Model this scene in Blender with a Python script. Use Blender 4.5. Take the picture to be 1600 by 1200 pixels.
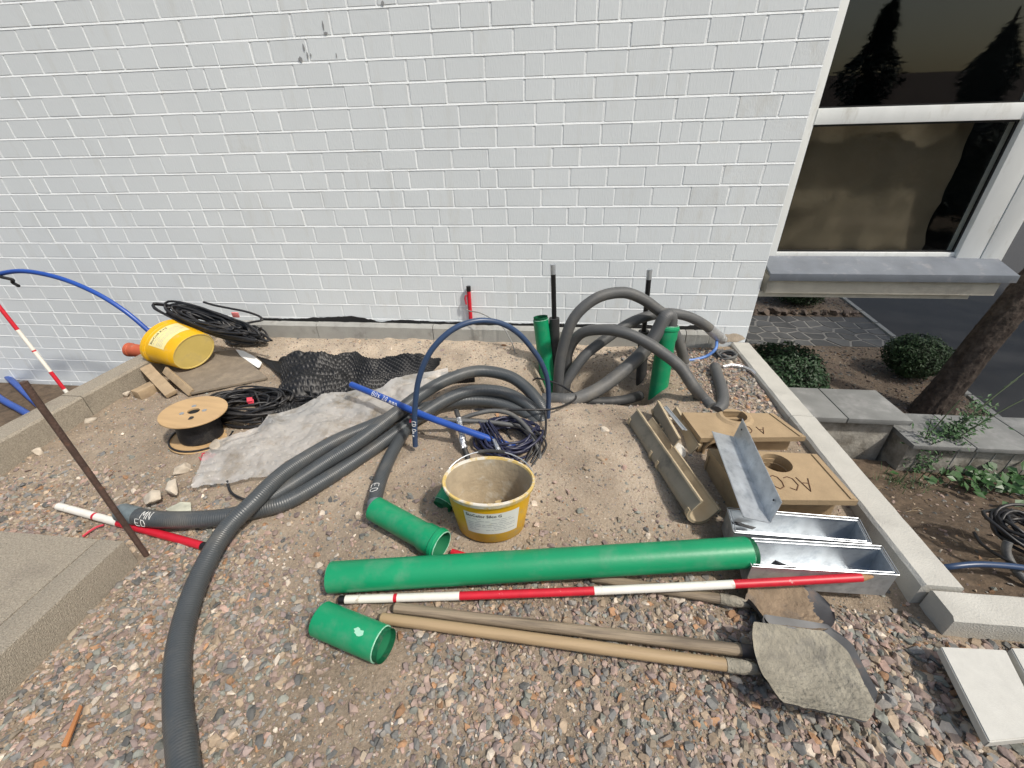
import bpy, bmesh, math, random
import numpy as np
from mathutils import Vector, Matrix, Euler, noise

# ------------------------------------------------------------------ scene, camera, light
for o in list(bpy.data.objects):
    bpy.data.objects.remove(o)
SC = bpy.context.scene
COL = SC.collection
R = random.Random(7)
rad = math.radians

cam_d = bpy.data.cameras.new('camera')
cam = bpy.data.objects.new('camera', cam_d)
COL.objects.link(cam)
cam_d.sensor_fit = 'HORIZONTAL'
cam_d.sensor_width = 36.0
cam_d.lens = 658.0 / 1600 * 36
cam_d.clip_start = 0.05
cam_d.clip_end = 400
rx = Vector((0.99407363, 0.10642966, -0.02214391))
uy = Vector((-0.03507294, 0.50680156, 0.86134898))
fz = Vector((-0.10289565, 0.85546765, -0.50753087))
cm = Matrix(((rx.x, uy.x, -fz.x, 0), (rx.y, uy.y, -fz.y, -3.2207), (rx.z, uy.z, -fz.z, 1.5), (0, 0, 0, 1)))
cam.matrix_world = cm
SC.camera = cam

SUN = Vector((0.60, -0.36, 0.93)).normalized()      # towards the sun
W = bpy.data.worlds.new('World')
SC.world = W
W.use_nodes = True
wn = W.node_tree.nodes
wl = W.node_tree.links
bgn = wn['Background']
sky = wn.new('ShaderNodeTexSky')
sky.sky_type = 'NISHITA'
sky.sun_disc = False
sky.sun_elevation = math.asin(SUN.z)
sky.sun_rotation = math.atan2(SUN.x, SUN.y)
sky.air_density = 1.6
sky.dust_density = 4.0
wl.new(sky.outputs[0], bgn.inputs[0])
bgn.inputs[1].default_value = 0.128
sl = bpy.data.lights.new('sun', 'SUN')
sl.energy = 3.5
sl.angle = rad(3.0)
sl.color = (1.0, 0.95, 0.87)
so = bpy.data.objects.new('sun', sl)
COL.objects.link(so)
so.rotation_euler = SUN.to_track_quat('Z', 'Y').to_euler()
SC.view_settings.view_transform = 'Standard'
SC.view_settings.look = 'None'
SC.view_settings.exposure = 0.0
SC.view_settings.gamma = 1.0
SC.view_settings.use_curve_mapping = False

# ------------------------------------------------------------------ materials
MATS = {}


def mat(name, col, rough=0.7, metal=0.0, var=0.15, vscale=6.0, bump=0.0, bscale=60.0, col2=None, c2scale=3.0,
        c2lo=0.55, c2hi=0.7, attr=None, rnd=0.0, spec=0.5, stretch=None, detail=5.0, world=False):
    if name in MATS:
        return MATS[name]
    m = bpy.data.materials.new(name)
    m.use_nodes = True
    nt = m.node_tree
    N, Lk = nt.nodes, nt.links
    b = N['Principled BSDF']
    b.inputs['Roughness'].default_value = rough
    b.inputs['Metallic'].default_value = metal
    b.inputs['Specular IOR Level'].default_value = spec
    tc = N.new('ShaderNodeTexCoord')
    OBJ = tc.outputs['Object']
    if world:
        OBJ = N.new('ShaderNodeNewGeometry').outputs['Position']
    if stretch:
        mp_ = N.new('ShaderNodeMapping')
        mp_.inputs['Scale'].default_value = stretch
        Lk.new(OBJ, mp_.inputs['Vector'])
        OBJ = mp_.outputs[0]
    if attr:
        a = N.new('ShaderNodeAttribute')
        a.attribute_name = attr
        cur = a.outputs['Color']
    else:
        rgb = N.new('ShaderNodeRGB')
        rgb.outputs[0].default_value = (*col, 1)
        cur = rgb.outputs[0]
    if col2 is not None:
        n2 = N.new('ShaderNodeTexNoise')
        n2.inputs['Scale'].default_value = c2scale
        n2.inputs['Detail'].default_value = 8
        n2.inputs['Roughness'].default_value = 0.65
        Lk.new(OBJ, n2.inputs['Vector'])
        rp = N.new('ShaderNodeMapRange')
        rp.inputs[1].default_value = c2lo
        rp.inputs[2].default_value = c2hi
        Lk.new(n2.outputs[0], rp.inputs[0])
        mx = N.new('ShaderNodeMix')
        mx.data_type = 'RGBA'
        Lk.new(rp.outputs[0], mx.inputs['Factor'])
        Lk.new(cur, mx.inputs[6])
        mx.inputs[7].default_value = (*col2, 1)
        cur = mx.outputs[2]
    if var > 0 or rnd > 0:
        hs = N.new('ShaderNodeHueSaturation')
        Lk.new(cur, hs.inputs['Color'])
        val = None
        if var > 0:
            n1 = N.new('ShaderNodeTexNoise')
            n1.inputs['Scale'].default_value = vscale
            n1.inputs['Detail'].default_value = detail
            Lk.new(OBJ, n1.inputs['Vector'])
            mr = N.new('ShaderNodeMapRange')
            mr.inputs[1].default_value = 0.25
            mr.inputs[2].default_value = 0.75
            mr.inputs[3].default_value = 1 - var
            mr.inputs[4].default_value = 1 + var
            Lk.new(n1.outputs[0], mr.inputs[0])
            val = mr.outputs[0]
        if rnd > 0:
            oi = N.new('ShaderNodeObjectInfo')
            m2 = N.new('ShaderNodeMapRange')
            m2.inputs[3].default_value = 1 - rnd
            m2.inputs[4].default_value = 1 + rnd
            Lk.new(oi.outputs['Random'], m2.inputs[0])
            if val is None:
                val = m2.outputs[0]
            else:
                mu = N.new('ShaderNodeMath')
                mu.operation = 'MULTIPLY'
                Lk.new(val, mu.inputs[0])
                Lk.new(m2.outputs[0], mu.inputs[1])
                val = mu.outputs[0]
        Lk.new(val, hs.inputs['Value'])
        cur = hs.outputs[0]
    Lk.new(cur, b.inputs['Base Color'])
    if bump > 0:
        nb = N.new('ShaderNodeTexNoise')
        nb.inputs['Scale'].default_value = bscale
        nb.inputs['Detail'].default_value = 6
        Lk.new(OBJ, nb.inputs['Vector'])
        bp_ = N.new('ShaderNodeBump')
        bp_.inputs['Strength'].default_value = bump
        bp_.inputs['Distance'].default_value = 0.01
        Lk.new(nb.outputs[0], bp_.inputs['Height'])
        Lk.new(bp_.outputs[0], b.inputs['Normal'])
    MATS[name] = m
    return m


def ribbed(name, col, rough, pitch, depth, var=0.12, dust=None):
    """hose material: fine ribs across the length (uv.x runs in metres along the hose)"""
    m = mat(name, col, rough, var=var, vscale=9, col2=dust, c2scale=5.0, c2lo=0.5, c2hi=0.8)
    nt = m.node_tree
    N, Lk = nt.nodes, nt.links
    uv = N.new('ShaderNodeUVMap')
    w = N.new('ShaderNodeTexWave')
    w.wave_type = 'BANDS'
    w.bands_direction = 'X'
    w.inputs['Scale'].default_value = 0.314159 / pitch
    w.inputs['Distortion'].default_value = 0.0
    Lk.new(uv.outputs[0], w.inputs['Vector'])
    bp_ = N.new('ShaderNodeBump')
    bp_.inputs['Strength'].default_value = 1.0
    bp_.inputs['Distance'].default_value = depth
    Lk.new(w.outputs[1], bp_.inputs['Height'])
    Lk.new(bp_.outputs[0], N['Principled BSDF'].inputs['Normal'])
    return m


M_BRICK = mat('painted_brick', (0.695, 0.738, 0.762), 0.75, var=0.035, vscale=1.3, rnd=0.02, bump=0.14, bscale=120,
              col2=(0.60, 0.61, 0.58), c2scale=7, c2lo=0.56, c2hi=0.9, stretch=(1, 1, .22), world=True)
M_BRICKD = mat('painted_brick_stained', (0.685, 0.725, 0.745), 0.8, var=0.05, vscale=3, rnd=0.03, bump=0.18, bscale=120,
               col2=(0.52, 0.50, 0.44), c2scale=8, c2lo=0.5, c2hi=1.0, stretch=(1, 1, .4), world=True)
M_MORT = mat('painted_mortar', (0.80, 0.833, 0.848), 0.8, var=0.06, vscale=6, bump=0.3, bscale=120, col2=(0.62, 0.62, 0.59), c2scale=6, c2lo=.58, c2hi=.8, world=True)
M_BIT = mat('bitumen', (0.012, 0.012, 0.013), 0.6, var=0.3, bump=0.6, bscale=80)
M_CONC = mat('concrete_grey', (0.33, 0.33, 0.31), 0.85, var=0.16, vscale=8, bump=0.35, bscale=140, col2=(0.22, 0.21, 0.19), c2scale=6)
M_CONCL = mat('concrete_pale', (0.46, 0.45, 0.41), 0.85, var=0.10, vscale=9, bump=0.35, bscale=160, col2=(0.33, 0.32, 0.29), c2scale=5, c2lo=0.58, c2hi=0.8)
M_CONCB = mat('concrete_exposed_sand', (0.34, 0.30, 0.24), 0.9, var=0.35, vscale=160, bump=0.9, bscale=260, col2=(0.25, 0.22, 0.18), c2scale=4)
M_SLAB = mat('white_slab', (0.50, 0.495, 0.46), 0.8, var=0.06, vscale=30, bump=0.12, bscale=200)
M_GREEN = mat('green_plastic', (0.004, 0.25, 0.105), 0.42, var=0.10, vscale=6, bump=0.06, bscale=60, col2=(0.07, 0.25, 0.14), c2scale=11, c2lo=0.52, c2hi=0.8)
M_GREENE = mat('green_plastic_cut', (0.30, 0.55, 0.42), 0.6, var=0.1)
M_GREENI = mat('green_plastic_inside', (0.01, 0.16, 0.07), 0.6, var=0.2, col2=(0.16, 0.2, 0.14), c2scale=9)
M_HOSE = ribbed('grey_spiral_hose', (0.056, 0.063, 0.068), 0.38, 0.0095, 0.0008, dust=(0.125, 0.12, 0.108))
M_HOSED = ribbed('grey_hose_dusty', (0.090, 0.093, 0.095), 0.5, 0.006, 0.0007, dust=(0.17, 0.16, 0.14))
M_SLEEVE = mat('dark_sleeve', (0.028, 0.029, 0.030), 0.6, var=0.25, col2=(0.07, 0.065, 0.06), c2scale=7)
M_BLACKP = mat('black_pipe', (0.010, 0.010, 0.011), 0.35, var=0.2)
M_CABLE = mat('black_cable', (0.014, 0.014, 0.016), 0.45, var=0.3, vscale=14, col2=(0.06, 0.055, 0.05), c2scale=9)
M_CABLEB = mat('navy_cable', (0.016, 0.018, 0.045), 0.4, var=0.3, vscale=14)
M_NAVY = mat('navy_pipe', (0.030, 0.058, 0.125), 0.36, var=0.12, vscale=8, col2=(0.06, 0.08, 0.12), c2scale=9)
M_BLUE = mat('blue_pipe', (0.018, 0.070, 0.33), 0.32, var=0.08, vscale=8)
M_BLUEL = mat('pale_blue_pipe', (0.09, 0.2, 0.5), 0.4, var=0.1)
M_RED = mat('red_paint', (0.52, 0.012, 0.028), 0.42, var=0.12, vscale=30, col2=(0.62, 0.3, 0.28), c2scale=26, c2lo=0.66, c2hi=0.72)
M_WHITEP = mat('white_paint', (0.72, 0.70, 0.64), 0.5, var=0.08, vscale=20, col2=(0.45, 0.4, 0.33), c2scale=22, c2lo=0.62, c2hi=0.72)
M_WOODR = mat('rod_tip_wood', (0.30, 0.17, 0.08), 0.7, var=0.2, vscale=30)
M_RUST = mat('rusty_steel', (0.075, 0.045, 0.035), 0.75, var=0.35, vscale=20, bump=0.4, bscale=120, col2=(0.14, 0.07, 0.045), c2scale=16)
M_HANDLE = mat('shovel_handle_wood', (0.36, 0.26, 0.15), 0.6, var=0.12, vscale=12, bump=0.15, bscale=90, col2=(0.24, 0.17, 0.10), c2scale=14, stretch=(.05, 1, 1))
M_HANDLEW = mat('weathered_handle_wood', (0.27, 0.215, 0.15), 0.75, var=0.25, vscale=26, bump=0.5, bscale=110, col2=(0.12, 0.095, 0.07), c2scale=40, c2lo=.45, c2hi=.65, stretch=(.04, 1, 1))
M_STEEL = mat('shovel_steel', (0.075, 0.078, 0.083), 0.55, 0.25, var=0.3, vscale=14, col2=(0.15, 0.10, 0.07), c2scale=7)
M_MORTD = mat('dried_mortar', (0.255, 0.235, 0.188), 0.95, var=0.28, vscale=16, bump=1.0, bscale=70, col2=(0.17, 0.16, 0.138), c2scale=9)
M_MUD = mat('brown_mud', (0.22, 0.165, 0.11), 0.9, var=0.3, vscale=16, bump=0.8, bscale=60, col2=(0.10, 0.10, 0.10), c2scale=6)
M_YEL = mat('yellow_bucket', (0.66, 0.37, 0.006), 0.42, var=0.10, vscale=7, col2=(0.46, 0.35, 0.15), c2scale=12, c2lo=0.54, c2hi=0.74)
M_YELB = mat('bucket_base_translucent', (0.52, 0.40, 0.12), 0.5, var=0.1, vscale=9, col2=(0.42, 0.33, 0.14), c2scale=6)
M_YELR = mat('bucket_rim_dirty', (0.58, 0.42, 0.14), 0.6, var=0.12, col2=(0.62, 0.59, 0.52), c2scale=16, c2lo=0.46, c2hi=0.58)
M_BIN = mat('bucket_inside_plaster', (0.40, 0.33, 0.23), 0.85, var=0.15, vscale=14, col2=(0.48, 0.45, 0.38), c2scale=12, bump=0.3, bscale=50)
M_LABEL = mat('paper_label', (0.66, 0.67, 0.64), 0.6, var=0.05, col2=(0.55, 0.5, 0.36), c2scale=12, c2lo=0.6, c2hi=0.75)
M_LABELY = mat('paper_label_yellow', (0.70, 0.62, 0.30), 0.6, var=0.08)
M_INK = mat('ink_black', (0.012, 0.012, 0.014), 0.6, var=0)
M_INKG = mat('ink_grey', (0.34, 0.35, 0.38), 0.6, var=0)
M_CHALK = mat('white_marker', (0.78, 0.78, 0.76), 0.6, var=0)
M_MARK = mat('brown_marker', (0.10, 0.045, 0.02), 0.7, var=0)
M_PLY = mat('plywood', (0.46, 0.31, 0.16), 0.6, var=0.14, vscale=20, col2=(0.36, 0.23, 0.11), c2scale=9, stretch=(.2, 1, 1))
M_TIMBER = mat('timber', (0.36, 0.27, 0.17), 0.8, var=0.2, vscale=20, bump=0.3, bscale=70, col2=(0.24, 0.18, 0.12), c2scale=5)
M_PANEL = mat('dirty_panel', (0.20, 0.165, 0.125), 0.9, var=0.18, vscale=22, bump=0.35, bscale=100, col2=(0.28, 0.23, 0.17), c2scale=7)
M_ORANGE = mat('orange_plastic', (0.42, 0.09, 0.04), 0.6, var=0.2, vscale=18, col2=(0.4, 0.2, 0.14), c2scale=14)
M_GALV = mat('galvanised_steel', (0.58, 0.615, 0.645), 0.46, 0.8, var=0.2, vscale=16, col2=(0.40, 0.44, 0.48), c2scale=22, c2lo=0.5, c2hi=0.7)
M_GALVR = mat('galvanised_rim', (0.52, 0.55, 0.58), 0.4, 0.8, var=0.1, vscale=30)
M_OCHRE = mat('ochre_polymer_concrete', (0.35, 0.255, 0.15), 0.75, var=0.14, vscale=10, bump=0.2, bscale=120, col2=(0.29, 0.205, 0.115), c2scale=7)
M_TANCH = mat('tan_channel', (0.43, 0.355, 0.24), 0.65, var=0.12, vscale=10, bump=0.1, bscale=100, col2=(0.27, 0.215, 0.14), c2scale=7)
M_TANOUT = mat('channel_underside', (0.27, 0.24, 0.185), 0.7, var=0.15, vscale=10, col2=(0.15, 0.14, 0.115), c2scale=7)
M_MEMB = mat('dimpled_membrane', (0.007, 0.007, 0.008), 0.5, var=0.35, vscale=25, col2=(0.035, 0.032, 0.028), c2scale=22, c2lo=0.6, c2hi=0.75)
M_SHEET = mat('plastic_sheet', (0.58, 0.57, 0.55), 0.28, var=0.16, vscale=9, bump=0.15, bscale=14, col2=(0.30, 0.26, 0.20), c2scale=7, c2lo=0.48, c2hi=0.7)
M_FOIL = mat('silver_tape', (0.70, 0.71, 0.73), 0.3, 0.9, var=0.2, vscale=40, bump=0.8, bscale=90)
M_TAPE = mat('red_tape', (0.55, 0.05, 0.08), 0.5, var=0.2)
M_PINK = mat('pink_tag', (0.62, 0.20, 0.20), 0.6, var=0.1)
M_PAPER = mat('white_rag', (0.75, 0.75, 0.73), 0.8, var=0.05)
M_STONE = mat('stone', (0.4, 0.4, 0.4), 0.85, var=0.22, vscale=40, bump=0.3, bscale=120, attr='col')
M_ROCK = mat('pale_rock', (0.48, 0.42, 0.34), 0.9, var=0.2, vscale=18, bump=0.5, bscale=60, rnd=0.15, col2=(0.34, 0.3, 0.26), c2scale=9)
M_ZINC = mat('zinc_sill', (0.17, 0.19, 0.22), 0.55, 0.3, var=0.15, vscale=7, bump=0.1, bscale=100, col2=(0.24, 0.25, 0.27), c2scale=12)
M_FRAME = mat('window_frame_white', (0.78, 0.80, 0.79), 0.5, var=0.05, vscale=12, col2=(0.52, 0.51, 0.46), c2scale=9, c2lo=.55, c2hi=.8, stretch=(1, 1, .3))
M_BEAM = mat('weathered_beam', (0.52, 0.49, 0.42), 0.85, var=0.14, vscale=9, bump=0.2, bscale=60, col2=(0.38, 0.35, 0.30), c2scale=5)
M_CURT = mat('brown_curtain', (0.19, 0.145, 0.10), 0.9, var=0.08, vscale=3)
M_DARK = mat('painted_dark', (0.03, 0.03, 0.03), 0.9, var=0)  # near-black, painting the darkness of the unlit room and of holes
M_ASPH = mat('asphalt', (0.045, 0.045, 0.047), 0.9, var=0.2, vscale=90, bump=0.4, bscale=200, col2=(0.06, 0.058, 0.055), c2scale=1.5)
M_EARTH = mat('dark_earth', (0.105, 0.075, 0.05), 0.95, var=0.4, vscale=22, bump=0.9, bscale=45, col2=(0.06, 0.045, 0.032), c2scale=5)
M_GGRAV = mat('garden_gravel', (0.17, 0.13, 0.095), 0.95, var=0.55, vscale=75, bump=1.0, bscale=75, col2=(0.11, 0.085, 0.065), c2scale=3)
M_FLAG = mat('flagstone', (0.10, 0.10, 0.098), 0.8, var=0.15, vscale=7, rnd=0.25, bump=0.3, bscale=30)
M_FLAGJ = mat('flagstone_joint', (0.27, 0.26, 0.24), 0.95, var=0.2, vscale=20, bump=0.4, bscale=60)
M_BARK = mat('bark', (0.085, 0.066, 0.053), 0.95, var=0.5, vscale=18, bump=1.0, bscale=40, col2=(0.05, 0.036, 0.028), c2scale=16, c2lo=.42, c2hi=.6)
M_BOX = mat('boxwood_leaf', (0.020, 0.050, 0.014), 0.6, var=0.5, vscale=9)
M_IVY = mat('ivy_leaf', (0.030, 0.085, 0.020), 0.45, var=0.4, vscale=9)
M_WEED = mat('weed_leaf', (0.045, 0.105, 0.035), 0.6, var=0.35, vscale=9)
M_STEM = mat('weed_stem', (0.06, 0.085, 0.04), 0.7, var=0.2)
M_CONIF = mat('conifer_leaf', (0.016, 0.032, 0.014), 0.7, var=0.4, vscale=3)
M_LEAF = mat('tree_leaf', (0.04, 0.085, 0.025), 0.6, var=0.4, vscale=3)
M_FORM = mat('board_marked_concrete', (0.30, 0.285, 0.25), 0.9, var=0.3, vscale=11, bump=0.6, bscale=40, col2=(0.13, 0.115, 0.09), c2scale=7, c2lo=.45, c2hi=.68)
M_CAP = mat('grey_capping_slab', (0.19, 0.195, 0.19), 0.75, var=0.2, vscale=7, bump=0.2, bscale=120, col2=(0.29, 0.29, 0.285), c2scale=5, c2lo=.5, c2hi=.7)

# soil: two materials of the place (loam and pale sand) mixed by a mask painted along the dig
m = bpy.data.materials.new('site_soil')
m.use_nodes = True
N, Lk = m.node_tree.nodes, m.node_tree.links
b = N['Principled BSDF']
b.inputs['Roughness'].default_value = 0.95
tc = N.new('ShaderNodeTexCoord')
at = N.new('ShaderNodeAttribute')
at.attribute_name = 'sand'


def nz(scale, det=8, rough=0.6):
    n = N.new('ShaderNodeTexNoise')
    n.inputs['Scale'].default_value = scale
    n.inputs['Detail'].default_value = det
    n.inputs['Roughness'].default_value = rough
    Lk.new(tc.outputs['Object'], n.inputs['Vector'])
    return n.outputs[0]


def ramp(src, stops):
    r = N.new('ShaderNodeValToRGB')
    e = r.color_ramp.elements
    while len(e) < len(stops):
        e.new(0.5)
    for el, (p_, c_) in zip(e, stops):
        el.position = p_
        el.color = (*c_, 1)
    Lk.new(src, r.inputs[0])
    return r.outputs[0]


soilc = ramp(nz(85, 10, 0.8), [(0.30, (0.13, 0.098, 0.07)), (0.45, (0.24, 0.188, 0.134)), (0.60, (0.33, 0.265, 0.198)), (0.74, (0.48, 0.41, 0.335))])
sandc = ramp(nz(95, 10, 0.8), [(0.30, (0.27, 0.20, 0.14)), (0.46, (0.44, 0.36, 0.27)), (0.60, (0.54, 0.46, 0.37)), (0.74, (0.66, 0.59, 0.51))])
mx = N.new('ShaderNodeMix')
mx.data_type = 'RGBA'
Lk.new(at.outputs['Fac'], mx.inputs['Factor'])
Lk.new(soilc, mx.inputs[6])
Lk.new(sandc, mx.inputs[7])
big = N.new('ShaderNodeHueSaturation')
mr = N.new('ShaderNodeMapRange')
mr.inputs[1].default_value = 0.3
mr.inputs[2].default_value = 0.7
mr.inputs[3].default_value = 0.78
mr.inputs[4].default_value = 1.15
Lk.new(nz(3.2, 6), mr.inputs[0])
Lk.new(mr.outputs[0], big.inputs['Value'])
Lk.new(mx.outputs[2], big.inputs['Color'])
Lk.new(big.outputs[0], b.inputs['Base Color'])
bm_ = N.new('ShaderNodeBump')
bm_.inputs['Strength'].default_value = 0.9
bm_.inputs['Distance'].default_value = 0.012
Lk.new(nz(80, 10, 0.7), bm_.inputs['Height'])
Lk.new(bm_.outputs[0], b.inputs['Normal'])
M_SOIL = m

# window glass: clear pane with mirror-like reflection at grazing angles
m = bpy.data.materials.new('window_glass')
m.use_nodes = True
N, Lk = m.node_tree.nodes, m.node_tree.links
out = N['Material Output']
N.remove(N['Principled BSDF'])
tr = N.new('ShaderNodeBsdfTransparent')
tr.inputs[0].default_value = (0.86, 0.88, 0.87, 1)
gl = N.new('ShaderNodeBsdfGlossy')
gl.inputs['Roughness'].default_value = 0.02
fr = N.new('ShaderNodeFresnel')
gb = N.new('ShaderNodeNewGeometry')
ir = N.new('ShaderNodeMapRange')
ir.inputs[3].default_value = 1.52
ir.inputs[4].default_value = 1 / 1.52
Lk.new(gb.outputs['Backfacing'], ir.inputs[0])
Lk.new(ir.outputs[0], fr.inputs[0])
ms = N.new('ShaderNodeMixShader')
Lk.new(fr.outputs[0], ms.inputs[0])
Lk.new(tr.outputs[0], ms.inputs[1])
Lk.new(gl.outputs[0], ms.inputs[2])
Lk.new(ms.outputs[0], out.inputs[0])
M_GLASS = m

# plastic sheet is thin and lets some of what is beneath show
N, Lk = M_SHEET.node_tree.nodes, M_SHEET.node_tree.links
tr = N.new('ShaderNodeBsdfTransparent')
ms = N.new('ShaderNodeMixShader')
ms.inputs[0].default_value = 0.54
Lk.new(tr.outputs[0], ms.inputs[1])
Lk.new(N['Principled BSDF'].outputs[0], ms.inputs[2])
Lk.new(ms.outputs[0], N['Material Output'].inputs[0])

# ------------------------------------------------------------------ mesh helpers
WM = {}          # world matrix of every object we made


def V3(p):
    return Vector(p)


class MB:
    def __init__(s):
        s.v = []
        s.f = []
        s.uv = {}

    def add(s, vs, fs):
        k = len(s.v)
        s.v += [Vector(a) for a in vs]
        s.f += [tuple(i + k for i in f) for f in fs]
        return k

    def box(s, c, d, rot=None, bev=0.0):
        hx, hy, hz = d[0] / 2, d[1] / 2, d[2] / 2
        if bev > 0:
            q = bmesh.new()
            bmesh.ops.create_cube(q, size=1.0)
            for v in q.verts:
                v.co = Vector((v.co.x * d[0], v.co.y * d[1], v.co.z * d[2]))
            bmesh.ops.bevel(q, geom=list(q.edges), offset=bev, segments=2, affect='EDGES', profile=0.6)
            vs = [v.co.copy() for v in q.verts]
            q.verts.index_update()
            fs = [tuple(v.index for v in f.verts) for f in q.faces]
            q.free()
        else:
            vs = [Vector((x, y, z)) for x in (-hx, hx) for y in (-hy, hy) for z in (-hz, hz)]
            fs = [(0, 1, 3, 2), (4, 6, 7, 5), (0, 4, 5, 1), (2, 3, 7, 6), (0, 2, 6, 4), (1, 5, 7, 3)]
        if rot is not None:
            vs = [rot @ v for v in vs]
        s.add([v + Vector(c) for v in vs], fs)
        return s

    def hexa(s, p):
        """8 corners: bottom ring 0-3, top ring 4-7 (counter-clockwise from above)"""
        s.add(p, [(3, 2, 1, 0), (4, 5, 6, 7), (0, 1, 5, 4), (1, 2, 6, 5), (2, 3, 7, 6), (3, 0, 4, 7)])
        return s

    def slab(s, top, th):
        """polygon top ring (list of 3D) extruded down by th"""
        n = len(top)
        t = [Vector(a) for a in top]
        k = s.add(t + [a - Vector((0, 0, th)) for a in t], [])
        s.f.append(tuple(k + i for i in range(n)))
        s.f.append(tuple(k + n + i for i in reversed(range(n))))
        for i in range(n):
            j = (i + 1) % n
            s.f.append((k + i, k + n + i, k + n + j, k + j))
        return s

    def tube(s, path, r, n=12, caps=True, closed=False):
        P = [Vector(a) for a in path]
        m_ = len(P)
        rr = r if isinstance(r, (list, tuple)) else [r] * m_
        T = []
        for i in range(m_):
            if closed:
                t = P[(i + 1) % m_] - P[i - 1]
            else:
                t = P[min(i + 1, m_ - 1)] - P[max(i - 1, 0)]
            T.append(t.normalized() if t.length > 1e-9 else Vector((0, 0, 1)))
        up = Vector((0, 0, 1)) if abs(T[0].z) < 0.9 else Vector((1, 0, 0))
        u = (up - T[0] * up.dot(T[0])).normalized()
        k = len(s.v)
        L_ = 0.0
        for i in range(m_):
            if i:
                L_ += (P[i] - P[i - 1]).length
                u = u - T[i] * u.dot(T[i])
                u = u.normalized() if u.length > 1e-6 else T[i].orthogonal().normalized()
            w = T[i].cross(u)
            for j in range(n):
                a = 2 * math.pi * j / n
                s.v.append(P[i] + (u * math.cos(a) + w * math.sin(a)) * rr[i])
                s.uv[len(s.v) - 1] = (L_, j / n)
        rng = m_ if closed else m_ - 1
        for i in range(rng):
            i2 = (i + 1) % m_
            for j in range(n):
                j2 = (j + 1) % n
                s.f.append((k + i * n + j, k + i * n + j2, k + i2 * n + j2, k + i2 * n + j))
        if caps and not closed:
            s.f.append(tuple(k + j for j in reversed(range(n))))
            s.f.append(tuple(k + (m_ - 1) * n + j for j in range(n)))
        return s

    def lathe(s, prof, n=32, M=None, sx=1.0, sy=1.0):
        """prof list of (r,z), swept about z, optional oval scale and matrix"""
        k = len(s.v)
        for (r_, z_) in prof:
            for j in range(n):
                a = 2 * math.pi * j / n
                v = Vector((r_ * math.cos(a) * sx, r_ * math.sin(a) * sy, z_))
                s.v.append(M @ v if M is not None else v)
        for i in range(len(prof) - 1):
            for j in range(n):
                j2 = (j + 1) % n
                s.f.append((k + i * n + j, k + i * n + j2, k + (i + 1) * n + j2, k + (i + 1) * n + j))
        return s

    def build(s, name, m_, parent=None, loc=None, local=False, smooth=True, angle=35):
        me = bpy.data.meshes.new(name)
        if parent is not None:
            W0 = WM[parent]
        else:
            if loc is None:
                lo = Vector((min(v.x for v in s.v), min(v.y for v in s.v), min(v.z for v in s.v)))
                hi = Vector((max(v.x for v in s.v), max(v.y for v in s.v), max(v.z for v in s.v)))
                loc = ((lo.x + hi.x) / 2, (lo.y + hi.y) / 2, lo.z)
            W0 = Matrix.Translation(Vector(loc))
        inv = W0.inverted()
        vs = [tuple(v) for v in s.v] if local else [tuple(inv @ v) for v in s.v]
        me.from_pydata(vs, [], s.f)
        if s.uv:
            ul = me.uv_layers.new(name='UVMap')
            for lp in me.loops:
                ul.data[lp.index].uv = s.uv.get(lp.vertex_index, (0, 0))
        me.materials.append(m_)
        if smooth:
            me.polygons.foreach_set('use_smooth', [True] * len(me.polygons))
            me.set_sharp_from_angle(angle=rad(angle))
        me.update()
        o = bpy.data.objects.new(name, me)
        COL.objects.link(o)
        if parent is not None:
            o.parent = parent
            WM[o] = W0.copy()
        else:
            o.matrix_world = W0
            WM[o] = W0
        return o


def tag(o, label=None, cat=None, group=None, kind=None):
    if label:
        o['label'] = label
    if cat:
        o['category'] = cat
    if group:
        o['group'] = group
    if kind:
        o['kind'] = kind
    return o


def thing(name, label, cat, loc, rot=(0, 0, 0), group=None):
    o = bpy.data.objects.new(name, None)
    o.empty_display_size = 0.05
    COL.objects.link(o)
    Mx = Matrix.Translation(Vector(loc)) @ Euler(rot).to_matrix().to_4x4()
    o.matrix_world = Mx
    WM[o] = Mx
    return tag(o, label, cat, group)


def cr(pts, step=0.02, closed=False):
    """Catmull-Rom through the points, resampled"""
    P = [Vector(p) for p in pts]
    n = len(P)
    out = []
    for i in range(n if closed else n - 1):
        if closed:
            a, b_, c, d = P[i - 1], P[i], P[(i + 1) % n], P[(i + 2) % n]
        else:
            b_, c = P[i], P[i + 1]
            a = P[i - 1] if i else b_ * 2 - c
            d = P[i + 2] if i + 2 < n else c * 2 - b_
        k = max(2, int((c - b_).length / step))
        for j in range(k):
            t = j / k
            out.append(0.5 * ((2 * b_) + (c - a) * t + (2 * a - 5 * b_ + 4 * c - d) * t * t + (3 * b_ - a - 3 * c + d) * t ** 3))
    if not closed:
        out.append(P[-1])
    return out


def sm(a, b_, x):
    t = min(1, max(0, (x - a) / (b_ - a)))
    return t * t * (3 - 2 * t)


def ga(x, y, cx, cy, sx, sy):
    return math.exp(-((x - cx) / sx) ** 2 - ((y - cy) / sy) ** 2)


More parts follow.
